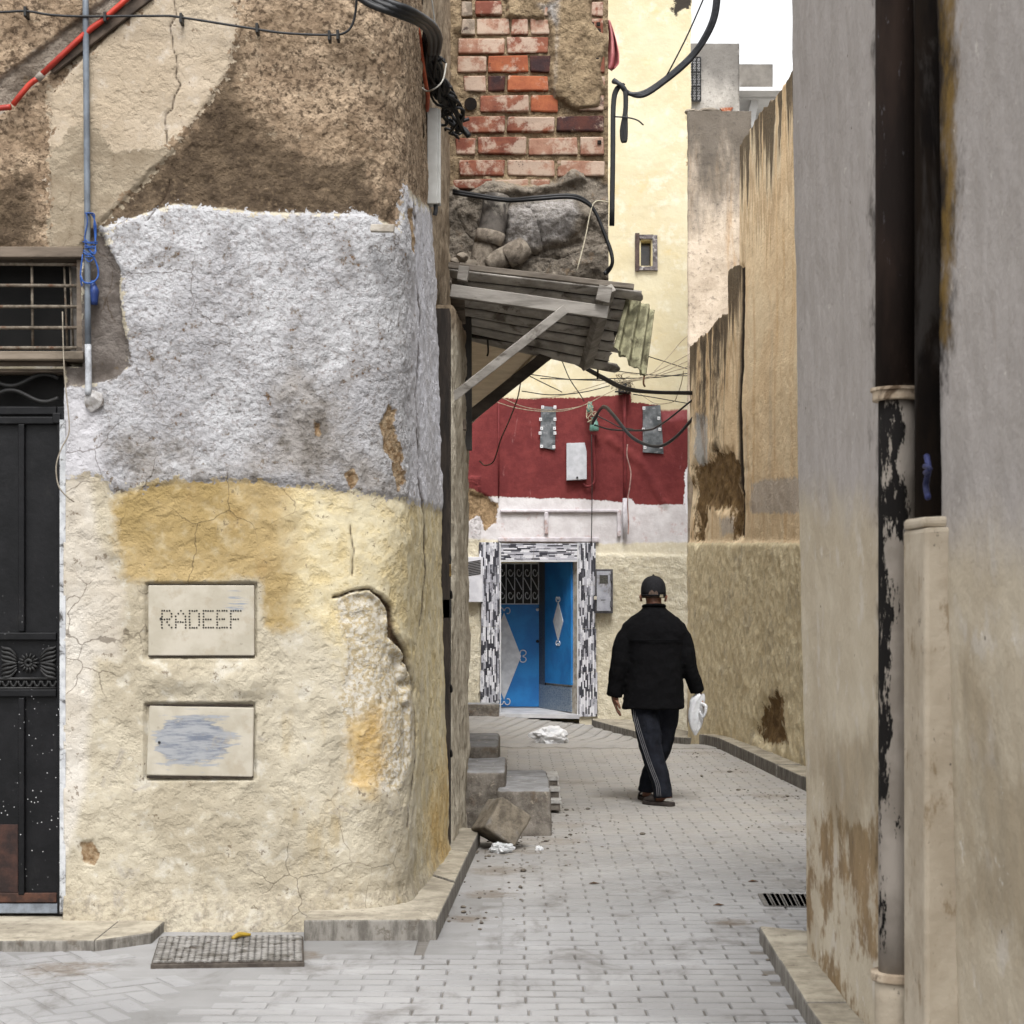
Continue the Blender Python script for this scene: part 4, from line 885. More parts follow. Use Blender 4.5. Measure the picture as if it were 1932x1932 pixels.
m = MB(); m.beam(W(95, 132, YF-.008), W(285, -12, YF-.008), .05, .03, (0, 1, 0)); tag(m.build('timber_batten', simple('dark batten', (92, 78, 66), (62, 52, 44), 14, .85, .5), None, bevel=.004), 'dark batten running diagonally beside the red conduit', 'batten')
cable = simple('black cable', (26, 27, 31), (14, 15, 17), 30, .5, .1, .4); cable2 = simple('grey black cable', (52, 54, 60), (34, 36, 40), 30, .5, .1, .4)
yc = YF-.05
tubeobj('cable', [W(-60, 22, yc), W(0, 23, yc), W(50, 21, yc), W(95, 28, yc), W(160, 31, yc), W(300, 30, yc), W(343, 33, yc), W(483, 55, yc), W(543, 63, yc), W(623, 66, yc), W(650, 62, yc), W(664, 48, yc), W(671, 20, yc), W(674, -30, yc)], .0055, cable, 'thin black cable clipped across the top of the left house', 'cable')
for i, (px, py) in enumerate(((50, 21), (200, 31), (343, 33), (486, 52), (622, 66), (638, 65))):
    m = MB(); p = W(px, py, YF-.03); m.box((p.x-.006, p.y-.03, p.z-.03), (p.x+.006, p.y+.03, p.z+.012)); tag(m.build('cable_clip', black, None, bevel=.002), 'small black nail clip holding the thin cable on the left house', 'clip', 'clips of the thin black cable')
blue = simple('blue twine', (40, 92, 176), (26, 66, 140), 40, .6, .2)
m = MB(); r = random.Random(5)
for k in range(3):
    m.tube([W(160+k, 402, yw-.02), W(172+3*k, 404, yw-.01), W(181-2*k, 425, yw), W(180, 460, yw), W(176+r.uniform(-4, 4), 480, yw-.02), W(160, 455, yw-.015), W(165, 420, yw-.02), W(163, 403, yw-.022)], .0025, 5, 4)
for k in range(10): m.tube([W(160+r.uniform(-4, 2), 452+4*k, yw-.018), W(168, 455+4*k+r.uniform(-4, 4), yw-.024), W(180+r.uniform(-3, 4), 456+3.4*k, yw)], .0026, 5, 3)
m.tube([W(152, 520, yw-.02), W(158, 532, yw-.02), W(172, 534, yw-.02), W(184, 524, yw), W(185, 508, yw), W(178, 488, yw-.01), W(170, 480, yw-.02)], .004, 6, 4)
m.tube([W(155, 540, yw-.01), W(152, 520, yw-.01), W(156, 480, yw-.01)], .004, 6, 4)
tag(m.build('twine', blue, None, True), 'tangle of blue twine tied round the grey conduit', 'twine')
m = MB(); m.tube([W(173, 530, yw+.01), W(178, 550, yw+.005), W(178, 575, yw+.005)], [.01, .02, .014], 10); tag(m.build('plastic_float', simple('blue plastic', (34, 66, 138), (24, 46, 104), 20, .45, .1), None, True), 'dark blue plastic tag hanging behind the grey conduit', 'tag')
tubeobj('wire', [W(118, 588, YF-.03), W(119, 640, YF-.03), W(122, 710, YF-.04), W(130, 790, YF-.05), W(129, 820, YF-.05), W(115, 848, YF-.05), W(106, 880, YF-.05), W(110, 915, YF-.05), W(124, 935, YF-.05), W(140, 947, YF-.035)], .003, simple('pale wire', (156, 146, 130), (128, 118, 102), 30, .6, .1), 'loose pale wire dangling from the barred window past the black door', 'wire')
# white trunking box on the side face
yb = 9.72; box = tag(empty('trunking_box', W(815, 300, yb)), 'long white plastic cable box fixed upright at the house corner', 'box')
p, q = W(806, 384, yb), W(826, 203, yb); whitep = simple('aged white plastic', (212, 212, 208), (196, 195, 190), 10, .45, .05, .4)
m = MB(); m.box((p.x, yb, p.z), (q.x, yb+.09, q.z)); m.build('body', whitep, box, bevel=.004)
m = MB(); m.box((q.x+.001, yb+.01, p.z+.004), (q.x+.014, yb+.085, q.z-.004)); m.build('lid', whitep, box, bevel=.002)
m = MB(); m.tube([W(822, 384, yb+.03), W(822, 398, yb+.03), W(820, 406, yb+.03)], .012, 8); m.build('cable_tail', cable2, box, True)
# cable bundle sweeping to the corner
R = random.Random(11); bx = []
for k in range(5):
    o_ = k*5; m = MB()
    pts = [W(640+o_*1.4, -40, 7.78), W(690+o_*1.6, 4-o_*.3, 7.78), W(745+o_*1.2, 26-o_*.5, 7.8), W(786+o_*.6, 42-o_*.5, 8.0), W(804+o_*.8, 56-o_*.3, 8.4), W(812+o_*.9, 74, 8.8), W(812+o_*.7, 100, 9.1)]
    tag(m.build('x', cable), '', '') if False else None
    m.tube(pts, .012 if k % 2 else .015, 10, 5); tag(m.build('thick_cable', cable2 if k % 2 else cable, None, True), 'thick black cable bending down at the house corner', 'cable', 'thick cables at the corner')
m = MB()
for k in range(40):
    x_, y_ = R.uniform(-9, 9), R.uniform(0, 20)
    pts = [W(806+x_*.7, 52+y_, 9.1+R.uniform(-.05, .1))]
    for (cx_, cy_, sp_) in ((812, 95, 13), (818, 130, 15), (828, 165, 18), (844, 190, 21), (855, 215, 21), (860, 242, 15)):
        pts.append(W(cx_+R.uniform(-sp_, sp_), cy_+R.uniform(-9, 9), 9.2+(cy_-90)*.006+R.uniform(-.08, .08)))
    m.tube(pts[:R.randint(4, 7)], R.uniform(.006, .012), 6, 4)
for k in range(60):
    i = R.random(); cx_, cy_ = 810+i*48*(i**.4), 70+i*185
    p = W(cx_+R.gauss(0, 7), cy_, 9.12+i*1.1); q = p+Vector((R.uniform(-.06, .06), R.uniform(-.06, .06), R.uniform(-.05, .05)))
    m.tube([p, (p+q)/2+Vector((R.uniform(-.03, .03), 0, R.uniform(-.03, .03))), q], R.uniform(.004, .010), 6, 3)
m.tube([W(852, 232, 10.1), W(862, 240, 10.1), W(876, 246, 10.1), W(885, 258, 10.1)], [.018, .02, .016], 8, 3); m.tube([W(862, 230, 10.1), W(874, 228, 10.1), W(885, 224, 10.1)], .01, 8, 3)
tag(m.build('cable_bundle', cable, None, True), 'tangled bundle of black cables taped down the corner above the white box', 'cables')
tubeobj('orange_conduit', [W(783, 44, 9.0), W(790, 62, 9.05), W(796, 110, 9.2), W(802, 150, 9.35), W(807, 180, 9.5), W(806, 208, 9.7)], .011, simple('orange conduit', (196, 84, 44), (160, 62, 34), 20, .5, .1), 'thin orange conduit running beside the black cable bundle', 'pipe')
tubeobj('wire', [W(797, 166, 9.2), W(806, 172, 9.15), W(822, 166, 9.1), W(836, 150, 9.2), W(842, 120, 9.4)], .004, simple('white wire', (190, 186, 176), (160, 156, 146), 30, .6, .1), 'pale wire looped around the black cable bundle', 'wire')
tubeobj('wire', [W(812, -20, 9.3), W(820, 40, 9.3), W(824, 90, 9.3), W(830, 102, 9.3)], .004, simple('grey wire', (130, 128, 122), (110, 108, 102), 30, .6, .1), 'thin grey wire hanging straight down above the cable bundle', 'wire')
m = MB(); p = W(805, 450, 9.7); m.box((p.x-.02, p.y-.03, p.z-.05), (p.x+.015, p.y+.02, p.z+.05)); tag(m.build('iron_stub', simple('rusty stub', (112, 76, 54), (80, 54, 40), 30, .9, .4), None, bevel=.004), 'rusty iron stub sticking from the white corner below the white box', 'iron')
m = MB(); a, b = W(700, 430, YF-.02), W(745, 432, YF-.02); m.beam(a, b, .03, .03, jit=.004); tag(m.build('ledge_stick', simple('pale stick', (178, 170, 158), (150, 140, 126), 24, .9, .4), None, bevel=.004), 'short pale stick bedded in the wall under the brown render', 'stick')
# cables on the brick wall
yk = YJ-.16
for k, dy in enumerate((0, 4)):
    tubeobj('cable', [W(855, 360+dy, yk+.05), W(905, 368+dy, yk), W(960, 376+dy*.7, yk-.04), W(1010, 372+dy, yk-.08), W(1070, 368+dy, yk-.08), W(1100, 375+dy, yk-.06), W(1122, 398, yk-.04), W(1140, 440, yk-.04), W(1153, 478-dy, yk-.04), W(1155, 498, yk-.04), W(1146, 510+dy, yk), W(1140, 516, yk)], .012, cable, 'black cable drooping across the rubble below the bricks', 'cable', group='paired cables below the bricks')
tubeobj('string', [W(1148, 381, yk), W(1124, 380, yk-.05), W(1114, 400, yk-.05), W(1104, 450, yk-.05), W(1088, 512, yk-.1)], .004, simple('cream string', (206, 196, 172), (186, 176, 150), 30, .7, .1), 'cream string hanging from the black cables to the awning', 'string')
yk = 11.75
m = MB()
for k in range(4): m.tube([W(1172+k*2, 158, yk), W(1160+k*2, 170, yk), W(1155+k*1.5, 200, yk), W(1154+k*1.5, 300, yk), W(1152+k*1.6, 426, yk)], .0085, 8, 4)
tag(m.build('cable', cable, None, True), 'black cables running down the right edge of the brick wall', 'cable')
m = MB()
for k in range(3):
    m.tube([W(1157, 150+k*2, yk), W(1168, 158, yk-.02*k), W(1185+k, 176, yk-.02), W(1215, 174+k*3, yk-.03), W(1255, 148+k*3, yk-.05), W(1300, 108+k*4, yk-.1), W(1325+k*3, 75, yk-.15), W(1345+k*3, 30, yk-.2), W(1352+k*3, -30, yk-.25)], .014, 10, 5)
tag(m.build('thick_cable', cable2, None, True), 'thick black cables sweeping up to the sky from the brick corner', 'cable')
m = MB()
for k in range(3): m.tube([W(1164+k*2, 156, yk-.03), W(1172+k*2, 162, yk-.03), W(1178+k*2, 175, yk-.03), W(1178+k*2, 210, yk-.03), W(1172+k*3, 245, yk-.03), W(1174+k*2.5, 267, yk-.03), W(1180+k, 258, yk-.03), W(1182, 215, yk-.03)], .009, 8, 5)
tag(m.build('cable_loop', cable, None, True), 'hanging black cable loop beside the yellow wall', 'cable')
tubeobj('cable_tie', [W(1158, 220, yk-.05), W(1185, 222, yk-.05), W(1203, 227, yk-.05), W(1214, 236, yk-.05)], .005, cable, 'loose black tie sticking out of the hanging cable loop', 'tie')
tubeobj('cable', [W(1258, 142, yk-.06), W(1272, 116, yk-.08), W(1300, 60, yk-.1), W(1335, -20, yk-.15)], .005, cable, 'thin straight cable crossing the sky beside the thick cables', 'cable')
pink = simple('pink cloth', (206, 128, 128), (180, 96, 100), 9, .85, .3)
Pq = np.zeros((14, 24, 3))
for i, u in enumerate(np.linspace(0, 1, 14)):
    for j, t in enumerate(np.linspace(0, 1, 24)):
        wd = 3+np.interp(t, [0, .2, .7, .9, 1], [2, 7, 19, 20, 12]); Pq[i, j] = W(1146+u*wd+2*math.sin(t*4), 38+t*(96-10*abs(u-.6)), 11.9+.06*math.sin(u*9+t*2))
o = grid('hanging_cloth', Pq, pink); o.modifiers.new('s', 'SOLIDIFY').thickness = .004; tag(o, 'pink cloth hanging at the edge of the brick wall', 'cloth')

stone(178, 757, YF-.01, .062, 'mortar_lump', 'whitewashed mortar lump at the foot of the grey conduit', None, simple('limed mortar', (188, 186, 186), (150, 146, 142), 24, .95, .9, dirt=(110, 96, 84)), (.7, .6, 1.1), 31)
# ================================================================== FAR HOUSE (yellow over oxblood over white)
YD = 23.7; s_ = F/YD
def far_mat():
    m = M('far limewash', .9, .12); v = m.pos(); n1 = m.noise(v, 1.1, 5, .6); n2 = m.noise(v, 5, 6, .65); n3 = m.noise(v, 26, 4, .65)
    yel = m.var(n1, (214, 203, 170), (206, 191, 152)); yel = m.mix(m.mr(n2, .52, .70, 0, .7), yel, (222, 216, 194)); yel = m.mix(m.mr(m.noise(v, 2.4, 6, .7), .56, .70, 0, .6), yel, (212, 186, 128)); yel = m.mix(m.mr(n3, .68, .76, 0, .6), yel, (140, 110, 66))
    red = m.var(n2, (128, 54, 53), (110, 44, 45)); red = m.mix(m.mr(n3, .60, .74, 0, .4), red, (150, 70, 70)); red = m.mix(m.mr(m.noise(m.pos((1, 1, .25)), 7, 6, .75), .62, .72, 0, .5), red, (170, 120, 118))
    wht = m.var(n2, (224, 220, 221), (206, 200, 201)); wht = m.mix(m.mr(m.noise(v, 8, 6, .7), .58, .68, 0, .6), wht, (196, 160, 158))
    crm = m.var(n1, (226, 216, 190), (208, 196, 166)); crm = m.mix(m.mr(n3, .5, .66, 0, .55), crm, (236, 230, 212)); crm = m.mix(m.mr(n2, .6, .7, 0, .5), crm, (176, 152, 112))
    r = lambda nm, *a, **k: m.reg(nm, v, *a, **k)
    c = crm
    c = m.mix(r('f_white', .10, .02, 4, .03), c, wht)
    c = m.mix(r('f_yel', .10, .02, 4, .03), c, yel)
    c = m.mix(r('f_red', .07, .008, 3, .05, 24), c, red)
    c = m.mix(r('f_pink', .05, .02), c, m.var(n2, (140, 62, 66), (160, 86, 88)))
    c = m.mix(r('f_edge', .10, .006, 5, .06, 22), c, (230, 228, 232))
    c = m.mix(r('f_spall', .12, .01, 5, .05), c, m.var(n3, (168, 140, 104), (122, 98, 70)))
    c = m.mix(r('f_soot', .30, .02, 4, .1), c, (62, 56, 50))
    rg = r('f_rough', .1, .02, 5, .04)
    m.bump(m.op('ADD', m.op('MULTIPLY', m.noise(v, 22, 5, .7), m.op('ADD', m.op('MULTIPLY', rg, 1.6), .22)), m.op('MULTIPLY', m.noise(v, 6, 3), .5)), .8, .025)
    return m.done(c)
far = tag(empty('painted_house', (1.0, 24.5, 0)), 'far house with pale yellow top, oxblood band, white base and blue doorway', 'house')
gx = np.arange(-2.0, 2.36, .022); gzz = np.arange(-.45, 10.4, .022)
P = np.stack([np.repeat(gx[:, None], len(gzz), 1), np.full((len(gx), len(gzz)), YD), np.repeat(gzz[None], len(gx), 0)], -1)
QX, QY = proj(P); C = {}
QX2 = QX-8*np.sin(QY/260)+6
C['f_yel'] = sdp(QX, QY, [(400, -900), (1500, -900), (1500, 800), (400, 800)], s_)
C['f_red'] = sdp(QX, QY, [(400, 752), (1000, 752), (1100, 750), (1160, 746), (1190, 742), (1192, 760), (1240, 764), (1250, 778), (1320, 772), (1320, 954), (1260, 953), (1200, 951), (1192, 940), (1182, 940), (1176, 948), (1120, 944), (1040, 940), (940, 938), (400, 938)], s_)
C['f_pink'] = sdp(QX, QY, [(1248, 774), (1310, 772), (1310, 790), (1252, 796)], s_)
C['f_white'] = sdp(QX, QY, [(400, 930), (1330, 940), (1330, 1022), (1140, 1026), (1090, 1018), (900, 1018), (400, 1010)], s_)
C['f_edge'] = sdp(QX, QY, [(1292, 880), (1303, 870), (1340, 800), (1340, 1420), (1308, 1420), (1300, 1000), (1290, 950)], s_)
C['f_rough'] = np.minimum(sdp(QX, QY, [(1125, 1045), (1300, 1048), (1310, 1420), (1125, 1420)], s_), sdp(QX, QY, [(700, 900), (906, 900), (906, 1400), (700, 1400)], s_))
C['f_spall'] = np.minimum(sdp(QX, QY, [(880, 920), (915, 935), (940, 950), (935, 985), (915, 1000), (905, 970), (880, 985)], s_), sdp(QX, QY, [(1290, 0), (1302, 0), (1302, 700), (1292, 700)], s_)+.05)
C['f_soot'] = sdp(QX, QY, [(1268, -30), (1300, -30), (1300, 12), (1280, 22), (1276, 40), (1272, 20)], s_)
dd = .02*fbm(P, 2, 3)+.006*fbm(P, 20, 3, .6, 2); rg = sstep(.03, -.03, C['f_rough']); dd += rg*(.035*fbm(P, 14, 3, .65, 3)+.02)
dd -= .05*sstep(.01, -.04, C['f_spall']+.1*fbm(P, 6, 3))
ridge = sdl(QX, QY, [(1150, 830), (1190, 858), (1215, 880), (1240, 925), (1255, 950)], s_); dd += .025*sstep(.09, .0, ridge)*(1+1.5*fbm(P, 16, 3)); dd += .02*sstep(.1, 0, sdl(QX, QY, [(1125, 770), (1128, 830)], s_))*(1+2*fbm(P, 16, 3))
P[..., 1] -= dd; P[..., 0] += (np.where(QX > 1240, 1, 0)*(.03*fbm(P*[0, 0, 1], 4, 4)))
drop = (QX > 943) & (QX < 1090) & (QY > 1059) & (QY < 1420)
drop |= (QX > 1207) & (QX < 1231) & (QY > 452) & (QY < 503)
grid('wall', P, far_mat(), far, C, drop=drop)
yplain = simple('plain limewash', (236, 220, 170), (222, 204, 150), 2, .9, .2)
m = MB(); m.box((-2.0, 25.3, -.4), (2.3, 27, 10.35)); m.box((2.2, YD+.05, -.5), (2.31, 25.4, 10.3)); m.box((-2.0, YD+.1, 10.3), (2.3, 27, 10.39)); m.build('core', yplain, far)
# doorway recess
YB = 24.85
blue_m = M('cobalt door paint', .5, .4); v = blue_m.pos(); c = blue_m.var(blue_m.noise(v, 4, 5), (28, 134, 216), (22, 114, 196)); c = blue_m.mix(blue_m.mr(blue_m.noise(v, 30, 4), .66, .74, 0, .6), c, (30, 50, 74)); blue_m = blue_m.done(c)
cream_j = simple('jamb plaster', (206, 200, 188), (170, 160, 144), 9, .9, .4, dirt=(140, 128, 110))
def bt(nm, c1, c2):     # small patterned dado tiles
    m = M(nm, .4, .5); v = m.pos(); f = m.vor(v, 42, rnd=.6); c = m.mix(m.mr(f, .3, .5), c1, c2); return m.done(c)
dado = bt('blue dado tile', (60, 92, 130), (132, 146, 160)); slate = bt('dark strip tile', (48, 52, 62), (84, 86, 92))
zf = W(945, 1345, YD).z; zt = W(945, 1058, YD).z
xl, xr_ = W(940, 0, YD).x, W(1090, 0, YD).x; xb = W(1018, 0, YB).x; xbl = W(935, 0, YB).x
m = MB(); m.slab([(xl-.05, YD-.12, zf), (xr_+.02, YD-.12, zf-.02), (xr_+.02, YD+.02, zf-.01), (xb+.1, YB+.1, zf+.01), (xbl-.2, YB+.1, zf+.01)], (0, 0, -.05)); m.build('threshold', simple('marble threshold', (206, 206, 208), (180, 180, 184), 4, .5, .1), far)
m = MB(); m.slab([(xl-.1, YD, zt+.02), (xr_+.1, YD, zt+.02), (xr_+.1, YB+.15, zt+.02), (xl-.4, YB+.15, zt+.02)], (0, 0, .05)); m.build('recess_ceiling', cream_j, far)
m = MB(); m.slab([(xl, YD+.01, zf), (xbl-.1, YB, zf), (xbl-.1, YB, zt+.02), (xl, YD+.01, zt+.02)], (-.04, 0, 0)); m.build('recess_side', cream_j, far)
# right splayed side: plaster jamb, dado, blue shutter, strip
def SR(u, z): return Vector((xr_-.01+(xb-xr_)*u, YD+.02+(YB-YD-.02)*u, z))
m = MB(); m.slab([SR(0, zf-.05), SR(1, zf-.05), SR(1, zt+.02), SR(0, zt+.02)], (.05, 0, 0)); m.build('recess_side', cream_j, far)
n_ = Vector((-.9, -.35, 0))
def onside(nm, u0, u1, z0, z1, mat, out, par=far):
    m = MB(); m.slab([SR(u0, z0), SR(u1, z0), SR(u1, z1), SR(u0, z1)], n_*out); return m.build(nm, mat, par)
onside('dado_tiles', .12, .99, zf, zf+.33, dado, .02); onside('strip_tiles', .80, .99, zf+.33, zt, slate, .02)
sh = onside('blue_shutter', .10, .78, zf+.36, zt-.01, blue_m, .03); sh['label'] = 'half open blue side shutter with a small white diamond'
sil = simple('silver paint', (222, 224, 228), (200, 202, 208), 10, .5, .1, .5, .0)
def dia(c, w_, h_, nrm, du, dep, par, nm='diamond'):
    m = MB(); c = Vector(c); du = Vector(du); up = Vector((0, 0, 1)); m.slab([c-up*h_, c+du*w_, c+up*h_, c-du*w_], Vector(nrm)*dep); o = m.build(nm, sil, None); o.parent = par; return o
du_s = (SR(1, 0)-SR(0, 0)).normalized(); cs = SR(.42, zf+1.2)+n_*.032
dia(cs, .16, .27, n_, du_s, .006, sh)
def scroll(c, du, s, flip, par, vert=True):
    m = MB(); c = Vector(c); du = Vector(du); up = Vector((0, 0, 1))
    for k in (-1, 1):
        pts = []
        for a in np.linspace(0, 5.2, 12):
            r_ = s*(1-.08*a); pts.append(c+(du*(k*(s*.9+r_*-math.cos(a)*.8)) + up*(flip*r_*math.sin(a))) if vert else c+(up*(k*(s*.9-r_*math.cos(a)*.8))+du*(flip*r_*math.sin(a))))
        m.tube(pts, .007, 6, 2)
    o = m.build('scroll', sil, None, True); o.parent = par
for q in (-1, 1): scroll(cs+Vector((0, 0, q*.29))+n_*.006, du_s, .04, q, sh)
# blue leaf at the back
a, b = W(936, 1340, YB-.05), W(1024, 1058, YB-.05); yl = YB-.05
lf = one('box', (a.x, yl, zf+.02), (b.x, yl+.05, zt-.005), name='blue_door', mat=blue_m, parent=far, bevel=.004); lf['label'] = 'closed blue metal door leaf with grey diamond and white grille'
def onleaf(nm, x0, x1, y0, y1, out, mat):
    p, q = W(x0, y1, yl), W(x1, y0, yl); m = MB(); m.box((p.x, yl-out, p.z), (q.x, yl-.001, q.z)); o = m.build(nm, mat, None); o.parent = lf; return o
onleaf('door_rim', 1018, 1024, 1062, 1334, .02, blue_m)
onleaf('grille_back', 938, 1016, 1064, 1139, .004, simple('mesh dark', (58, 60, 60), (34, 35, 36), 60, .7, .2))
for x in (938, 955, 971, 987, 1002, 1016): onleaf('grille_bar', x-.8, x+.8, 1063, 1140, .022, sil)
for y in (1063.5, 1139.5): onleaf('grille_bar', 938, 1017, y-.8, y+.8, .022, sil)
for x in (947, 963, 979, 994.5, 1009):
    for y0 in (1079, 1122):
        m = MB(); m.tube([W(x+5.5*math.cos(t)*(1-t*.12), y0+10*math.sin(t)*(1-t*.12), yl-.016) for t in np.linspace(0, 6, 14)], .006, 6, 1); o = m.build('grille_scroll', sil, None, True); o.parent = lf
    m = MB(); m.tube([W(x-6, 1090, yl-.016), W(x, 1101, yl-.016), W(x+6, 1113, yl-.016)], .006, 6, 3); o = m.build('grille_scroll', sil, None, True); o.parent = lf
c0 = W(951, 1238, yl-.004); dia(c0, .235, .60, (0, -1, 0), (1, 0, 0), .008, lf)
for y, q in ((1153, 1), (1323, -1)): scroll(W(951, y, yl-.012), (1, 0, 0), .055, q, lf)
scroll(W(986, 1238, yl-.012), (1, 0, 0), .055, 1, lf, False)
for y in (1150, 1210): m = MB(); m.disc(W(1014, y, yl-.01), .022, 12, (0, 1, 0), .03); o = m.build('knob', sil if y < 1200 else black, None, True); o.parent = lf
# stone-effect tiles around the doorway
def strip_tile(nm, vert):
    m = M(nm, .35, .5); p = m.sep(m.pos())
    a_, l_ = (p[0], p[2]) if vert else (p[2], p[0])
    col = m.op('FLOOR', m.op('MULTIPLY', a_, 52.0)); w1 = m.n('TexWhiteNoise', {'W': col}, noise_dimensions='1D').outputs['Value']
    ln = m.op('FLOOR', m.op('ADD', m.op('MULTIPLY', l_, m.op('ADD', m.op('MULTIPLY', w1, 4.0), 8.0)), m.op('MULTIPLY', w1, 17.0)))
    w2 = m.n('TexWhiteNoise', {'Vector': m.n('CombineXYZ', {0: col, 1: ln, 2: 0.0}).outputs[0]}, noise_dimensions='2D').outputs['Value']
    nn = m.noise(m.pos((1, 1, .5)), 22, 6, .75)
    c = m.mix(m.mr(w2, .25, .55), (52, 52, 62), (190, 190, 200)); c = m.mix(m.mr(w2, .72, .76), c, (226, 226, 232)); c = m.mix(m.mr(nn, .56, .62, 0, .7), c, (70, 72, 84)); c = m.mix(m.mr(nn, .40, .34, 0, .55), c, (206, 206, 214))
    fr = m.op('FRACT', m.op('MULTIPLY', a_, 52.0)); c = m.mix(m.mr(fr, .16, .06, 0, .8), c, (40, 40, 46))
    m.bump(w2, .3, .004); return m.done(c)
TV, TH = strip_tile('stone effect tile', True), strip_tile('stone effect tile across', False)
sur = empty('tile_surround', (0, 0, 0)); COL.objects.unlink(sur); bpy.data.objects.remove(sur)
def tile(x0, x1, y0, y1, mat):
    p, q = W(x0, y1, YD), W(x1, y0, YD); m = MB(); m.box((p.x+.002, YD-.045+random.uniform(-.003, .003), p.z+.002), (q.x-.002, YD+.03, q.z-.002)); m.build('tile', mat, far, bevel=.002)
for y0, y1 in ((1023, 1100), (1100, 1183), (1183, 1265), (1265, 1326)): tile(906+random.uniform(-3, 2), 943, y0, y1, TV)
for y0, y1 in ((1024, 1104), (1104, 1186), (1186, 1268), (1268, 1352)): tile(1091, 1126+random.uniform(-4, 2), y0, y1, TV)
for x0, x1 in ((945, 1007), (1007, 1089)): tile(x0, x1, 1025, 1057, TH)
trim = simple('white edge trim', (214, 214, 216), (196, 196, 198), 10, .5, .1)
for (x0, x1, y0, y1) in ((943, 945.2, 1024, 1352), (1088.6, 1091, 1024, 1354), (945, 1089, 1057, 1060)):
    p, q = W(x0, y1, YD), W(x1, y0, YD); m = MB(); m.box((p.x, YD-.055, p.z), (q.x, YD+.04, q.z)); m.build('edge_trim', trim, far)
p, q = W(880, 1362, YD-.3), W(942, 1326, YD-.1); rough_box('plinth_block', (p.x-.5, YD-.32, -.1), (q.x, YD+.02, q.z), MAT_STEP, far, 10, .006, .02, 4)
# plaster frame moulding over the door
wm = simple('white moulding', (214, 208, 214), (192, 184, 188), 8, .9, .3, dirt=(176, 148, 140))
for (x0, x1, y0, y1, d_) in ((944, 1170, 962, 967, .05), (1027, 1034, 967, 1008, .06), (1164, 1171, 962, 1012, .06), (940, 1130, 1014, 1023, .05)):
    p, q = W(x0, y1, YD), W(x1, y0, YD); m = MB(); m.box((p.x, YD-d_, p.z), (q.x, YD+.05, q.z), .006); m.build('moulding', wm, far, bevel=.012)
# little deep window on the yellow wall
fr_m = simple('patched grey frame', (120, 112, 112), (74, 66, 66), 22, .8, .4, dirt=(180, 176, 172))
p, q = W(1198, 512, YD), W(1239, 441, YD)
wd = one('box', (p.x, YD-.05, p.z), (W(1206, 0, YD).x, YD+.06, q.z), name='window', mat=simple('brown frame', (92, 74, 68), (66, 52, 48), 20, .8, .3), parent=far)
for (a0, a1, b0, b1) in ((1206, 1232, 444, 451), (1206, 1232, 504, 511), (1231, 1240, 445, 511)):
    m = MB(); pp, qq = W(a0, b1, YD), W(a1, b0, YD); m.box((pp.x, YD-.04, pp.z), (qq.x, YD+.05, qq.z), .005); o = m.build('frame', fr_m, None); o.parent = wd
m = MB(); pp, qq = W(1204, 506, YD), W(1234, 449, YD)
for bb in (((pp.x-.02, YD, pp.z), (pp.x+.035, YD+.25, qq.z)), ((qq.x-.035, YD, pp.z), (qq.x+.02, YD+.25, qq.z)), ((pp.x, YD, qq.z-.03), (qq.x, YD+.25, qq.z+.02)), ((pp.x, YD, pp.z-.02), (qq.x, YD+.25, pp.z+.03))): m.box(*bb)
o = m.build('reveal', yplain, None); o.parent = wd
m = MB(); m.box((pp.x, YD+.2, pp.z), (qq.x, YD+.22, qq.z)); o = m.build('pane', simple('dim glass', (66, 58, 54), (40, 38, 38), 6, .2, 0, .6), None); o.parent = wd
# plastic-covered window slots with white fixing tabs
film = M('dusty plastic film', .35, .5); v = film.pos(); c = film.var(film.noise(v, 6, 5, .6), (112, 116, 120), (62, 68, 72)); c = film.mix(film.mr(film.noise(v, 14, 4), .56, .7, 0, .6), c, (152, 152, 156)); film.bump(film.noise(v, 12, 4), .6, .02); film = film.done(c)
tabm = simple('white tab', (226, 226, 228), (206, 206, 210), 20, .6, .1)
for (q4, tabs, lb) in (([(1021, 766), (1049, 768), (1047, 849), (1019, 843)], [(1024, 768), (1047, 768), (1020, 791), (1047, 791), (1022, 808), (1046, 808), (1019, 817), (1047, 817), (1022, 842), (1045, 843)], 'left plastic covered window slot in the oxblood band'),
                       ([(1213, 767), (1246, 764), (1252, 856), (1213, 853)], [(1215, 770), (1243, 789), (1214, 810), (1245, 810), (1217, 844), (1247, 843)], 'right plastic covered window slot in the oxblood band')):
    pts = [W(x, y, YD-.035) for x, y in q4]; m = MB(); m.slab(pts, (0, .03, 0)); wn = m.build('film_window', film, far); wn['label'] = lb
    for (x, y) in tabs:
        p = W(x, y, YD-.045); m = MB(); m.box((p.x-.018, p.y, p.z-.02), (p.x+.018, p.y+.012, p.z+.02)); o = m.build('tab', tabm, None); o.parent = wn; o.rotation_euler = (0, 0, 0)
        m = MB(); m.disc((p.x, p.y-.002, p.z), .006, 6, (0, 1, 0), .004); o = m.build('screw', black, None); o.parent = wn
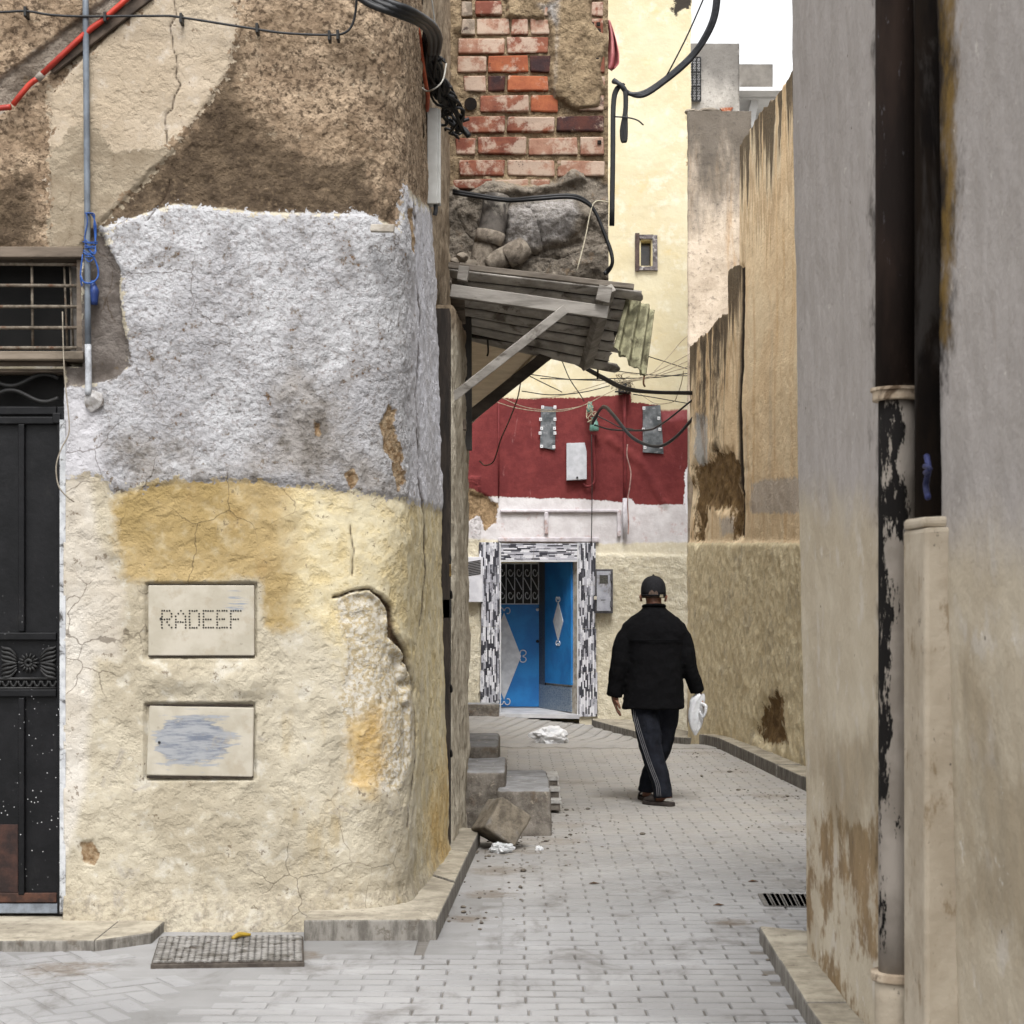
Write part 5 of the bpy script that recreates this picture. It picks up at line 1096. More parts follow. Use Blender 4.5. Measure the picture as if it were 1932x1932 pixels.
# conduits painted with the wall
tubr = simple('oxblood conduit', (126, 40, 42), (106, 30, 33), 12, .7, .2); tubw = simple('limed conduit', (214, 210, 216), (190, 184, 190), 12, .8, .3)
m = MB(); m.tube([W(1178, 742, YD-.05), W(1179, 850, YD-.05), W(1179, 944, YD-.05)], .022, 8, 2); m.build('conduit', tubr, far, True)
m = MB(); m.tube([W(1179, 940, YD-.05), W(1179, 1016, YD-.05)], .03, 8, 1); m.build('conduit', tubw, far, True)
m = MB(); m.tube([W(1119, 820, YD-.05), W(1122, 890, YD-.05), W(1120, 912, YD-.06), W(1108, 918, YD-.06), W(1100, 912, YD-.05)], .016, 8, 4); m.build('conduit', tubr, far, True)
m = MB(); m.tube([W(941, 752, YD-.04), W(941, 940, YD-.04)], .01, 6, 1); m.build('conduit', tubr, far, True)
# ------------------------------------------------------------------ boxes and insulators on the far house
steel = simple('grey steel', (168, 170, 180), (146, 148, 158), 10, .5, .1, .4, dirt=(120, 116, 116)); steel_d = simple('dark edge', (90, 88, 92), (66, 64, 68), 20, .6, .2)
mb_ = tag(empty('meter_box', W(1140, 1158, YD)), 'grey steel meter box with mesh window right of the blue doorway', 'meter box')
p, q = W(1123, 1157, YD-.1), W(1156, 1074, YD-.1); yb = YD-.16
m = MB(); m.box((p.x, yb, p.z), (q.x, YD+.02, q.z)); m.build('body', steel_d, mb_, bevel=.006)
p2, q2 = W(1126, 1153, yb), W(1152, 1078, yb); m = MB(); m.box((p2.x, yb-.014, p2.z), (q2.x, yb-.001, q2.z)); m.build('door', steel, mb_, bevel=.003)
p3, q3 = W(1131, 1101, yb), W(1147, 1085, yb); m = MB(); m.box((p3.x, yb-.018, p3.z), (q3.x, yb-.0145, q3.z)); m.build('mesh_window', simple('mesh', (44, 44, 44), (90, 88, 80), 160, .7, 0), mb_)
for yy in (1090, 1140): m = MB(); p = W(1153, yy, yb); m.box((p.x-.015, yb-.03, p.z-.04), (p.x+.015, yb, p.z+.04)); m.build('hinge', steel_d, mb_)
m = MB(); p = W(1123, 1127, yb-.02); m.box((p.x-.018, p.y-.02, p.z-.03), (p.x+.022, p.y, p.z+.015)); m.build('padlock', simple('pale lock', (206, 200, 186), (180, 170, 150), 30, .5, .1), mb_, bevel=.004)
m = MB(); p = W(1138, 1132, yb-.017); m.box((p.x-.03, p.y, p.z-.004), (p.x+.03, p.y+.003, p.z+.004)); m.build('slot', black, mb_)
wb = tag(empty('meter_box', W(895, 1135, YD)), 'white meter box with vented top left of the blue doorway', 'meter box')
p, q = W(868, 1136, YD-.1), W(911, 1051, YD-.1); yb = YD-.15
m = MB(); m.box((p.x, yb, p.z), (q.x, YD+.02, q.z)); m.build('body', simple('white steel', (220, 220, 226), (202, 202, 210), 8, .5, .1), wb, bevel=.006)
for k in range(9):
    yy = 1057+k*3.1; m = MB(); a, b = W(882, yy+4, yb-.004), W(907, yy, yb-.004); m.beam(a, b, .006, .010); m.build('vent_slat', black, wb)
eb = tag(empty('fuse_box', W(1087, 905, YD)), 'pale flat fuse box on the oxblood band', 'fuse box')
pts = [W(x, y, YD-.11) for x, y in ((1069, 836), (1103, 835), (1107, 852), (1107, 904), (1069, 906))]; m = MB(); m.slab(pts, (0, .13, 0)); m.build('lid', simple('pale box', (196, 198, 204), (176, 178, 184), 10, .5, .1), eb, bevel=.004)
m = MB(); p = W(1089, 901, YD-.116); m.disc(p, .014, 10, (0, 1, 0), .012); m.build('lock', black, eb)
glass = M('green insulator glass', .25, .6); glass = glass.done((96, 146, 132))
for (px, py, lb) in ((1113, 768, 'small green insulator above on the oxblood band'), (1121, 800, 'large green bell insulator hanging on the oxblood band')):
    r_ = .045 if py < 780 else .062; c_ = W(px, py, YD-.14); o = MB(); o.lathe([(r_*.5, r_*1.5), (r_*.7, r_*1.2), (r_*.55, r_*.8), (r_*.8, r_*.5), (r_, -r_*.4), (r_*1.05, -r_*1.2), (r_*.9, -r_*1.5)], c_, 14); tag(o.build('insulator', glass, None, True), lb, 'insulator')
m = MB(); m.box(*[tuple(W(x, y, yy)) for x, y, yy in ((1168, 740, YD-.22), (1188, 724, YD+.02))]); m.beam(W(1160, 739, YD-.2), W(1190, 739, YD-.2), .03, .02); tag(m.build('cable_bracket', black, None), 'black iron bracket carrying cables above the oxblood band', 'bracket')
# ------------------------------------------------------------------ wires across the lane
thinw = simple('thin dark wire', (46, 44, 42), (30, 29, 28), 30, .6, 0); palew = simple('thin pale wire', (170, 156, 130), (140, 126, 102), 30, .6, 0)
def wire(pts, d0, d1, r, mat, label, name='wire', group=None):
    n = len(pts); return tubeobj(name, [W(x, y, d0+(d1-d0)*i/(n-1)) for i, (x, y) in enumerate(pts)], r, mat, label, name, 6, 5, group)
for k in range(3): wire([(1038, 658+k), (1085, 682+k*1.5), (1140, 712+k*2), (1180, 731+k*2), (1235, 739+k), (1314, 740+k*1.5)], 18, 20.6, .016, cable, 'heavy black cable slung from the awning to the bracket and the ochre wall', 'cable', 'heavy slung cables')
for k in range(2): wire([(1118, 796+k*4), (1132, 772+k*2), (1143, 767+k*3), (1160, 785+k*3), (1195, 826+k*2), (1240, 842+k), (1275, 824+k), (1314, 780+k*2)], 23.45, 20.5, .016, cable, 'black cable drooping in a deep loop from the green insulator', 'cable', 'deep looped cables')
wire([(1122, 802), (1150, 810), (1185, 812), (1225, 811), (1245, 802), (1270, 784), (1314, 748)], 23.45, 20.5, .012, cable, 'black cable in a shallow loop over the right film window', 'cable')
wire([(1128, 785), (1150, 796), (1170, 806), (1195, 810)], 23.45, 23.2, .008, thinw, 'short dark wire leading right from the green insulator')
for k, q in enumerate(([(1028, 672), (1090, 686), (1165, 700), (1240, 708), (1300, 709)], [(1222, 672), (1260, 684), (1300, 697)], [(1195, 744), (1235, 750), (1268, 756), (1302, 762)], [(1000, 710), (1030, 725), (1055, 737), (1060, 740)], [(1060, 680), (1075, 715), (1095, 745), (1102, 757)],
              [(985, 738), (1040, 745), (1100, 740), (1150, 728)], [(1020, 714), (1090, 716), (1160, 714), (1240, 712), (1300, 704)], [(960, 700), (1020, 709), (1080, 716), (1150, 718)])):
    wire(q, 20, 22.8, .006, thinw, 'thin dark wire strung under the awning towards the ochre wall', 'wire', 'thin dark wires')
for k, q in enumerate(([(938, 759), (975, 770), (1020, 776), (1065, 775), (1105, 763), (1140, 745), (1178, 727)], [(945, 750), (990, 768), (1040, 774), (1090, 768), (1118, 757)], [(1165, 722), (1215, 710), (1260, 690), (1300, 668), (1340, 645), (1385, 622)], [(1170, 724), (1230, 712), (1270, 700), (1300, 690), (1350, 657), (1390, 640)], [(1235, 700), (1262, 672), (1285, 645), (1300, 632)], [(1175, 722), (1240, 706), (1300, 680), (1360, 655), (1400, 610), (1450, 575), (1494, 540)],
              [(1290, 700), (1285, 725), (1278, 745), (1270, 758), (1240, 762), (1220, 752), (1200, 735), (1190, 715)], [(1000, 752), (1050, 748), (1100, 735), (1150, 720)])):
    wire(q, 22.2 if k < 2 or k == 7 else 21.5, 21 if k in (2, 3, 5) else 22.6, .005, palew, 'thin pale wire crossing in front of the yellow and oxblood wall', 'wire', 'thin pale wires')
m = MB(); R = random.Random(3)
for k in range(16):
    p = W(1172+R.gauss(0, 9), 722+R.gauss(0, 5), 22.6); m.tube([p]+[p+Vector((R.uniform(-.12, .12), R.uniform(-.08, .08), R.uniform(-.09, .07))) for _ in range(3)], .005, 5, 4)
for k in range(10):
    p = W(1116+R.gauss(0, 5), 780+R.gauss(0, 8), 23.5); m.tube([p]+[p+Vector((R.uniform(-.07, .07), R.uniform(-.05, .05), R.uniform(-.09, .07))) for _ in range(3)], .006, 5, 4)
tag(m.build('wire_tangle', palew, None, True), 'tangle of pale wire ends at the bracket and insulators', 'wires')
wire([(1024, 651), (1002, 690), (986, 706), (980, 735), (975, 756), (960, 795), (946, 826), (938, 852), (930, 872), (915, 878), (905, 870)], 11.7, 12.4, .0045, simple('brown cord', (96, 78, 62), (74, 60, 48), 30, .8, .1), 'brown cord hanging from the awning brace', 'cord')
wire([(920, 640), (921, 664), (919, 672)], 11.4, 11.4, .006, thinw, 'short dark wire end hanging under the awning', 'wire')
wire([(1126, 684), (1128, 700), (1127, 716)], 11.6, 11.6, .006, thinw, 'dark wire stub hanging below the awning purlin', 'wire')
wire([(1216, 706), (1214, 722), (1217, 730)], 11.6, 11.6, .006, leafm, 'rusty wire end hanging from the mossy sheet', 'wire')
wire([(1116, 820), (1117, 930), (1116, 1010), (1115, 1030)], 23.5, 23.55, .006, thinw, 'thin dark wire hanging down the oxblood and white wall', 'wire')
wire([(1184, 838), (1183, 860), (1190, 890), (1188, 920), (1184, 945), (1186, 985), (1185, 1008)], 23.5, 23.5, .008, simple('mixed wire', (190, 150, 140), (120, 90, 84), 6, .7, 0), 'kinked pale wire beside the painted conduit', 'wire')

# ================================================================== OCHRE WALL ON THE RIGHT
def ochre_mat():
    m = M('streaked ochre render', .92, .12); v = m.pos(); vs_ = m.pos((1, 1, .12)); n1 = m.noise(v, 1.4, 5, .6); n2 = m.noise(v, 7, 6, .65); n3 = m.noise(v, 34, 4, .7); st = m.noise(vs_, 4, 4, .6); st2 = m.noise(m.pos((1, 1, .05)), 6, 4, .6)
    c = m.var(n1, (252, 228, 188), (244, 214, 170)); c = m.mix(m.mr(st2, .50, .66, 0, .5), c, (222, 178, 122)); c = m.mix(m.mr(st, .55, .72, 0, .6), c, (222, 202, 172))
    low = m.var(n2, (246, 230, 190), (230, 210, 166)); low = m.mix(m.mr(n3, .46, .64, 0, .7), low, (218, 204, 168)); low = m.mix(m.mr(m.noise(v, 3, 5, .7), .52, .68, 0, .6), low, (196, 184, 160))
    c = m.mix(m.reg('b_low', v, .05, .01), c, low)
    c = m.mix(m.op('MULTIPLY', m.reg('b_wht', v, .12, .02, 8, .05), .8), c, m.var(st, (212, 202, 192), (196, 186, 178)))
    c = m.mix(m.reg('b_blue', v, .10, .02, 8, .05), c, (190, 190, 188))
    er = m.var(n2, (150, 120, 78), (118, 92, 60)); er = m.mix(m.mr(n3, .5, .66, 0, .7), er, (90, 70, 48))
    c = m.mix(m.reg('b_ero', v, .22, .02, 5, .08), c, er)
    tp = m.op('ADD', m.attr('b_top'), m.op('MULTIPLY', m.op('SUBTRACT', st2, .5), 3.4)); tp = m.op('ADD', tp, m.op('MULTIPLY', m.op('SUBTRACT', st, .5), 1.6))
    c = m.mix(m.mr(tp, .55, .10, 0, .9), c, m.var(n3, (56, 46, 38), (84, 68, 50)))
    c = m.mix(m.mr(m.op('ABSOLUTE', m.op('SUBTRACT', tp, .75)), .35, .0, 0, .5), c, (168, 128, 82))
    c = m.mix(m.mr(m.attr('b_line'), .03, .008), c, (52, 42, 34))
    c = m.mix(m.op('MULTIPLY', m.reg('b_strk', v, .3, .06, 4, .1), .8), c, (62, 52, 44))
    m.bump(m.op('ADD', n3, m.op('MULTIPLY', m.noise(v, 12, 4), .6)), .8, .018)
    return m.done(c)
ow = tag(empty('ochre_wall', (2.3, 16, 0)), 'ochre rendered boundary wall with black streaks on the right', 'wall')
gy = np.arange(9.5, 20.75, .026); zz = np.arange(-.45, 6.4, .026)
def xb_(y): return 2.13-.067*(y-19.4)
top = np.where(gy > 17.76, 4.42, 6.0)+np.where((gy > 17.76) & (gy < 18.35), .42, 0); top = top+.10*fbm(np.stack([gy*0, gy, gy*0], -1), 1.8, 4)+.05*fbm(np.stack([gy*0, gy, gy*0+3], -1), 9, 2)
Y2, Z2 = np.meshgrid(gy, zz, indexing='ij'); T2 = np.repeat(top[:, None], len(zz), 1); Zc = np.minimum(Z2, T2)
P = np.stack([xb_(Y2), Y2, Zc], -1); QX, QY = proj(P); sl_ = F/Y2; E = {}
E['b_top'] = T2-Zc+np.where(Y2 > 17.76, .0, .0)
E['b_low'] = QY*0+(QY-0)*0; E['b_low'] = (1024-QY)/sl_*-1*-1
E['b_wht'] = np.minimum(sdp(QX, QY, [(1418, 915), (1440, 905), (1520, 900), (1520, 968), (1415, 968)], 200.), sdp(QX, QY, [(1358, 980), (1375, 975), (1388, 980), (1388, 1005), (1360, 1010)], 200.))
E['b_blue'] = sdp(QX, QY, [(1312, 780), (1332, 784), (1334, 870), (1325, 885), (1310, 878)], 180.)
E['b_ero'] = np.minimum(sdp(QX, QY, [(1305, 880), (1338, 870), (1350, 850), (1380, 855), (1396, 880), (1398, 1010), (1385, 1018), (1380, 960), (1330, 955), (1325, 1020), (1310, 1020)], 190.), sdp(QX, QY, [(1432, 1370), (1445, 1330), (1470, 1305), (1486, 1320), (1480, 1360), (1490, 1405), (1440, 1400)], 210.))
ln = np.abs(QX-(1397+2*np.sin(QY/70)))/200.; E['b_line'] = np.where((QY > 500) & (QY < 1015), ln, 9)
E['b_strk'] = np.minimum(sdp(QX, QY, [(1348, 600), (1356, 610), (1352, 850), (1344, 850)], 190.), sdp(QX, QY, [(1318, 640), (1328, 650), (1326, 800), (1316, 760)], 190.))
dd = .05*fbm(P, 1.2, 3)+.014*fbm(P, 12, 3, .6, 2); er = sstep(.05, -.06, E['b_ero']+.25*fbm(P, 4, 3, .6, 3)); dd -= er*(.05+.1*fbm(P, 9, 4, .6, 4)); lo = sstep(-.02, .02, -E['b_low']); dd += lo*(.025+.03*fbm(P, 18, 3, .6, 5)); dd -= .03*np.clip(.03-E['b_line'], 0, .03)/.03
dd += .10*np.clip(.5-Z2, 0, 1)*0
P[..., 0] -= dd
capr = P[:, -1:].copy(); capr[..., 0] += .35; P = np.concatenate([P, capr], 1)
for k in E: E[k] = np.concatenate([E[k], E[k][:, -1:]], 1)
grid('wall', P, ochre_mat(), ow, E, flip=True)
m = MB(); m.box((2.55, 9.5, -.4), (3.2, 17.7, 5.6)); m.box((2.35, 17.7, -.4), (3.2, 20.3, 4.2)); m.build('core', MAT_SIDE, ow)
# ================================================================== GREY BUILDINGS BEHIND
def conc(nm, c1, c2, dark, sc=5, streak=True):
    m = M(nm, .92, .12); v = m.pos(); c = m.var(m.noise(v, sc*.4, 6, .65), c1, c2); n3 = m.noise(v, sc*3.5, 5, .75)
    c = m.mix(m.mr(n3, .52, .70, 0, .7), c, dark)
    if streak: c = m.mix(m.mr(m.noise(m.pos((1, 1, .1)), sc*1.3, 5, .7), .54, .70, 0, .6), c, (178, 142, 100))
    m.bump(n3, .6, .02); return m, c, v
def wallbox(name, x0, x1, y0, y1, z0, z1, mat, parent=None, st=.04, amp=.03):
    z = np.arange(z0, z1+st, st); pl = [(x0*y1/y0+.04, y1), (x0, y0), (x1, y0), (x1, y1)]; o = strip(name, pl, z0, z1, st, amp, parent, mat, 9)
    mm = MB(); mm.box((x0*y1/y0+.06, y0+.04, z0), (x1-.04, y1, z1-.01)); mm.build('core', mat, parent) if parent else None
    return o
m, c, v = conc('blackened render', (212, 194, 172), (176, 158, 136), (104, 94, 84)); z = m.sep(v)[2]
tpm = m.mr(m.op('ADD', z, m.op('MULTIPLY', m.op('SUBTRACT', m.noise(m.pos((1, 1, .25)), 4, 6, .7), .5), 3.0)), 5.6, 7.0); c = m.mix(m.op('MULTIPLY', tpm, .85), c, (84, 78, 72)); gm1 = m.done(c)
gw = tag(empty('grey_wall', (2.4, 21.3, 0)), 'tall blackened rendered wall rising behind the ochre wall', 'wall')
wallbox('wall', 2.075, 2.83, 21.3, 22.5, 0, 7.28, gm1, gw)
m = MB(); a, b = W(1297, 207, 21.4), W(1352, 222, 21.4)
for i, (px, py, r) in enumerate(((1308, 212, .08), (1322, 218, .06), (1340, 210, .10), (1352, 206, .05))): stone(px, HY-(7.30+r*.3-H)*F/21.5, 21.5, r, 'rubble_stone', 'rough stone lying on top of the blackened wall', 'stones on the blackened wall', rub, (1.3, 1, .6), 20+i)
m, c, v = conc('rough grey concrete', (190, 184, 176), (150, 145, 138), (74, 70, 67), 5, False); z = m.sep(v)[2]
c = m.mix(m.mr(m.op('ADD', z, m.op('MULTIPLY', m.noise(v, 3, 5), .6)), 10.2, 10.7, 0, .75), c, (104, 100, 96)); gm2 = m.done(c)
tw = tag(empty('roof_tower', (3.3, 30, 0)), 'rough grey rooftop block with an iron grille window', 'building')
a, b = W(1270, 300, 30), W(1395, 84, 30); wallbox('wall', a.x, b.x, 30, 33, 5, b.z, gm2, tw)
m = MB(); p = W(1372, 208, 29.95); m.slab([p+Vector((-.12, 0, .04)), p+Vector((0, 0, -.1)), p+Vector((.1, 0, .05))], (0, .06, 0)); m.build('bare_brick', BM['o'], tw)
m = MB(); p, q = W(1291, 191, 29.95), W(1322, 108, 29.95); m.box((p.x, 29.93, p.z), (q.x, 30.0, q.z)); gl = m.build('grille_window', simple('pale behind grille', (214, 212, 214), (190, 188, 190), 4, .6, 0), tw)
irn = MB()
for k in range(5): irn.tube([W(1291+k*7.75, 191, 29.9), W(1291+k*7.75, 108, 29.9)], .009, 6, 1)
for k in range(4): irn.tube([W(1291, 108+k*27.6, 29.9), W(1322, 108+k*27.6, 29.9)], .010, 6, 1)
for i in range(4):
    for j in range(8):
        cx_, cy_ = 1294.9+i*7.75, 113+j*10.4; irn.tube([W(cx_+3*math.cos(t), cy_+4*math.sin(t), 29.9) for t in np.linspace(0, 6.28, 9)], .006, 5, 1)
        irn.tube([W(cx_-3.5, cy_-5, 29.9), W(cx_+3.5, cy_+5, 29.9)], .004, 4, 1)
o = irn.build('grille', black, None); o.parent = gl
tb = tag(empty('roof_block', (4.2, 31, 0)), 'low dark grey roof block against the white sky', 'building')
a, b = W(1385, 200, 34.2), W(1458, 124, 34.2); wallbox('wall', a.x, b.x, 34.2, 36, 7, b.z, simple('dark concrete', (128, 122, 114), (98, 93, 87), 2.5, .92, .6, dirt=(150, 146, 140)), tb)
wm2 = simple('roof white paint', (226, 226, 226), (210, 210, 210), 3, .8, .1); wh = tag(empty('white_house', (4.2, 29, 0)), 'white rooftop loggia with deep cornice beyond the ochre wall', 'building')
def wbx(nm, x0, x1, y0, y1, ya, yb): m = MB(); p, q = W(x0, y1, ya), W(x1, y0, ya); m.box((p.x, ya, p.z), (q.x, yb, q.z)); return m.build(nm, wm2, wh)
wbx('parapet', 1385, 1500, 164, 171, 32.0, 33.6); wbx('cornice', 1385, 1500, 172, 186, 32.4, 33.6); wbx('back_wall', 1380, 1500, 186, 320, 33.4, 33.7)
m = MB(); m.slab([W(1418, 187, 32.5), W(1432, 187, 32.5), W(1419, 260, 32.5), W(1402, 260, 32.5)], (0, .7, 0)); m.build('slanting_pier', wm2, wh)
wbx('ledge', 1385, 1500, 196, 200, 33.2, 33.5)

# ================================================================== NEAR HOUSE ON THE RIGHT
def right_mat():
    m = M('smooth limewash', .85, .2); v = m.pos(); vs_ = m.pos((1, 1, .4)); n1 = m.noise(v, 1.6, 5, .6); st = m.noise(vs_, 9, 5, .65); n3 = m.noise(v, 60, 3)
    up = m.var(st, (172, 165, 161), (164, 157, 152), .4, .6); up = m.mix(m.mr(m.noise(m.pos((1, 1, .3)), 14, 5, .7), .60, .72, 0, .5), up, (158, 148, 140))
    low = m.var(n1, (196, 184, 162), (181, 167, 144)); low = m.mix(m.mr(m.noise(v, 7, 5), .54, .7, 0, .5), low, (204, 198, 190))
    c = m.mix(m.reg('r_low', v, .3, .12, 2, .05), up, low)
    c = m.mix(m.op('MULTIPLY', m.reg('r_brown', v, .34, .03, 6, .10), .85), c, m.var(st, (142, 112, 70), (116, 88, 52)))
    c = m.mix(m.op('MULTIPLY', m.reg('r_brown2', v, .6, .10, 3, .10), .5), c, m.var(st, (140, 118, 84), (112, 94, 64)))
    c = m.mix(m.reg('r_black', v, .14, .03, 5, .05), c, m.var(st, (26, 22, 20), (48, 38, 30)))
    c = m.mix(m.op('MULTIPLY', m.reg('r_moss', v, .08, .02), .9), c, (128, 98, 40))
    c = m.mix(m.mr(m.vor(v, 7), .045, .03), c, (96, 86, 76)); c = m.mix(m.mr(m.noise(v, 40, 5, .75), .64, .70, 0, .5), c, (130, 116, 98)); c = m.mix(m.mr(m.noise(v, 12, 6, .75), .64, .68, 0, .6), c, (214, 208, 200))
    m.bump(m.op('ADD', m.noise(v, 9, 4), m.op('MULTIPLY', m.noise(v, 50, 4), .3)), .5, .02)
    return m.done(c)
MAT_RIGHT = right_mat()
rh = tag(empty('corner_house', (1.3, 5.5, 0)), 'near right house wall in grey and beige limewash with brown drips', 'house')
xs0 = 1.145; st = .014
py2 = np.concatenate([np.arange(1.2, 7.0, st), 7.0+.10*np.sin(np.linspace(0, 1.57, 14)), np.full(30, 7.10)])
px2 = np.concatenate([np.full(len(np.arange(1.2, 7.0, st)), xs0), xs0+.10*(1-np.cos(np.linspace(0, 1.57, 14))), np.linspace(1.26, 3.2, 30)])
zz = np.arange(-.05, 5.3, st*1.6); PX = np.repeat(px2[:, None], len(zz), 1); PY = np.repeat(py2[:, None], len(zz), 1); ZZ = np.repeat(zz[None], len(px2), 0)
P = np.stack([PX-.0147*(ZZ-.08)*np.exp(-((PX-xs0)/1.)**2), PY, ZZ], -1); QX, QY = proj(P); sr = F/PY; Rr = {}
Rr['r_low'] = (930+.25*(QX-1500)-QY)/sr
Rr['r_brown'] = np.minimum(np.minimum(sdp(QX, QY, [(1530, 1580), (1560, 1540), (1570, 1650), (1560, 1760), (1548, 1740), (1550, 1640)], 500.), sdp(QX, QY, [(1590, 1560), (1655, 1540), (1655, 1800), (1635, 1800), (1620, 1700), (1585, 1640)], 550.)), sdp(QX, QY, [(1515, 1640), (1523, 1560), (1524, 1720), (1516, 1740)], 450.))
Rr['r_brown'] = np.minimum(Rr['r_brown'], sdp(QX, QY, [(1535, 1790), (1560, 1800), (1640, 1940), (1600, 1940)], 500.))
Rr['r_brown2'] = np.minimum(sdp(QX, QY, [(1520, 1440), (1660, 1380), (1660, 1640), (1560, 1560)], 500.), sdp(QX, QY, [(1830, 1250), (1880, 1330), (1960, 1500), (2000, 1850), (1850, 1700), (1840, 1480), (1835, 1380)], 700.))
Rr['r_black'] = np.minimum(sdp(QX, QY, [(1660, -600), (1788, -600), (1795, 620), (1778, 700), (1760, 830), (1755, 960), (1745, 985), (1660, 985)], 650.), sdp(QX, QY, [(1660, 980), (1700, 980), (1680, 1500), (1660, 1800)], 650.)+.02)
Rr['r_moss'] = sdp(QX, QY, [(1784, -600), (1797, -600), (1798, 400), (1788, 660), (1780, 640)], 700.)
dd = .03*fbm(P, 1.5, 3)+.006*fbm(P, 9, 3, .6, 2)+.004*fbm(P, 24, 3, .6, 3)
tx, ty = np.gradient(px2), np.gradient(py2); l = np.hypot(tx, ty); P[..., 0] -= (ty/l)[:, None]*dd; P[..., 1] += (tx/l)[:, None]*dd
grid('wall', P, MAT_RIGHT, rh, Rr, flip=True)
m = MB(); m.box((1.3, -4, 0), (4, 1.2, 5.25)); m.box((1.35, 1.2, 0), (4, 7.0, 5.25)); m.box((1.13, -4, 0), (1.31, 1.19, 5.25)); m.build('core', MAT_SIDE, rh)
# boxed-in pipe casing
def rpt(px, py, x): y = F*x/(px-CX); return Vector((x, y, H+(HY-py)*y/F))
cas = M('casing limewash', .85, .2); v = cas.pos(); c = cas.var(cas.noise(v, 5, 5), (184, 171, 151), (166, 152, 131)); c = cas.mix(cas.mr(cas.noise(cas.pos((1, 1, .4)), 16, 5, .75), .56, .66, 0, .65), c, (126, 104, 72)); c = cas.mix(cas.mr(cas.noise(cas.pos((1, 1, .5)), 30, 5, .8), .64, .68, 0, .8), c, (54, 46, 38)); cas.bump(cas.noise(v, 20, 5), .6, .01); cas = cas.done(c)
ztop = H+(HY-1000)*4.78/F
m = MB(); m.box((1.055, 4.60, -.05), (1.16, 4.86, ztop), .004); m.build('pipe_casing', cas, rh, bevel=.012)
m = MB(); m.box((1.05, 4.63, ztop), (1.15, 4.83, ztop+.03), .004); m.build('casing_cap', cas, rh, bevel=.01)
# drain pipe
def pipe_mat():
    m = M('tarred drain pipe', .9, .1); v = m.pos(); n = m.noise(m.pos((1, 1, .28)), 22, 6, .75); z = m.sep(v)[2]
    c = m.var(m.noise(m.pos((1, 1, .3)), 9, 5), (52, 40, 34), (34, 27, 24)); c = m.mix(m.mr(n, .62, .70, 0, .8), c, (128, 128, 134))
    pt = m.mr(m.op('ADD', m.op('ADD', m.op('MULTIPLY', z, .20), m.op('MULTIPLY', m.op('SUBTRACT', n, .5), 1.6)), m.op('MULTIPLY', m.op('SUBTRACT', 1.04, m.sep(v)[0]), 4.0)), .33, .27); c = m.mix(m.mr(z, 2.05, 1.95), c, m.mix(pt, (26, 24, 23), m.var(m.noise(v, 6, 4), (150, 141, 131), (126, 117, 107))))
    m.bump(n, .5, .006); return m.done(c)
PM = pipe_mat(); dpx, dpy = 1.069, 5.0
dr = tag(empty('drain_pipe', (dpx, dpy, 0)), 'tall tarred drain pipe with peeling pale paint on the near right wall', 'pipe')
def lean(z): return dpx
def seg(nm, z0, z1, r, mat=PM): m = MB(); m.tube([(lean(z0), dpy, z0), (lean((z0+z1)/2), dpy, (z0+z1)/2), (lean(z1), dpy, z1)], r, 24, 3); return m.build(nm, mat, dr, True)
def zz_(py): return H+(HY-py)*dpy/F
tan_c = simple('painted collar', (190, 172, 148), (160, 140, 116), 14, .8, .4, dirt=(90, 70, 50))
seg('upper_pipe', zz_(745), 5.2, .060); seg('lower_pipe', zz_(1850), zz_(750), .052); seg('collar', zz_(757), zz_(735), .068, tan_c); seg('collar_ring', zz_(739), zz_(733), .074, tan_c)
seg('socket', .0, zz_(1836), .062, cas); seg('socket_rim', zz_(1848), zz_(1832), .073, tan_c)
m = MB(); m.tube([(1.1, 4.72, zz_(985)), (1.1, 4.72, 5.2)], .045, 16, 1); tag(m.build('drain_pipe', simple('black pipe', (24, 21, 20), (40, 32, 26), 10, .95, .6, .05, dirt=(62, 58, 56), st=(1, 1, .25)), None, True), 'second thinner black pipe in the corner behind the tarred drain pipe', 'pipe')
m = MB(); m.tube([rpt(1748, 860, 1.04), rpt(1752, 885, 1.04), rpt(1747, 915, 1.04), rpt(1751, 940, 1.04)], .008, 8, 4); m.tube([rpt(1745, 880, 1.03), rpt(1755, 885, 1.03), rpt(1746, 892, 1.03)], .007, 8, 3)
tag(m.build('blue_rag', simple('dark blue plastic', (46, 54, 110), (28, 34, 74), 20, .6, .2), None, True), 'twist of dark blue plastic tied to the thin black pipe', 'rag')
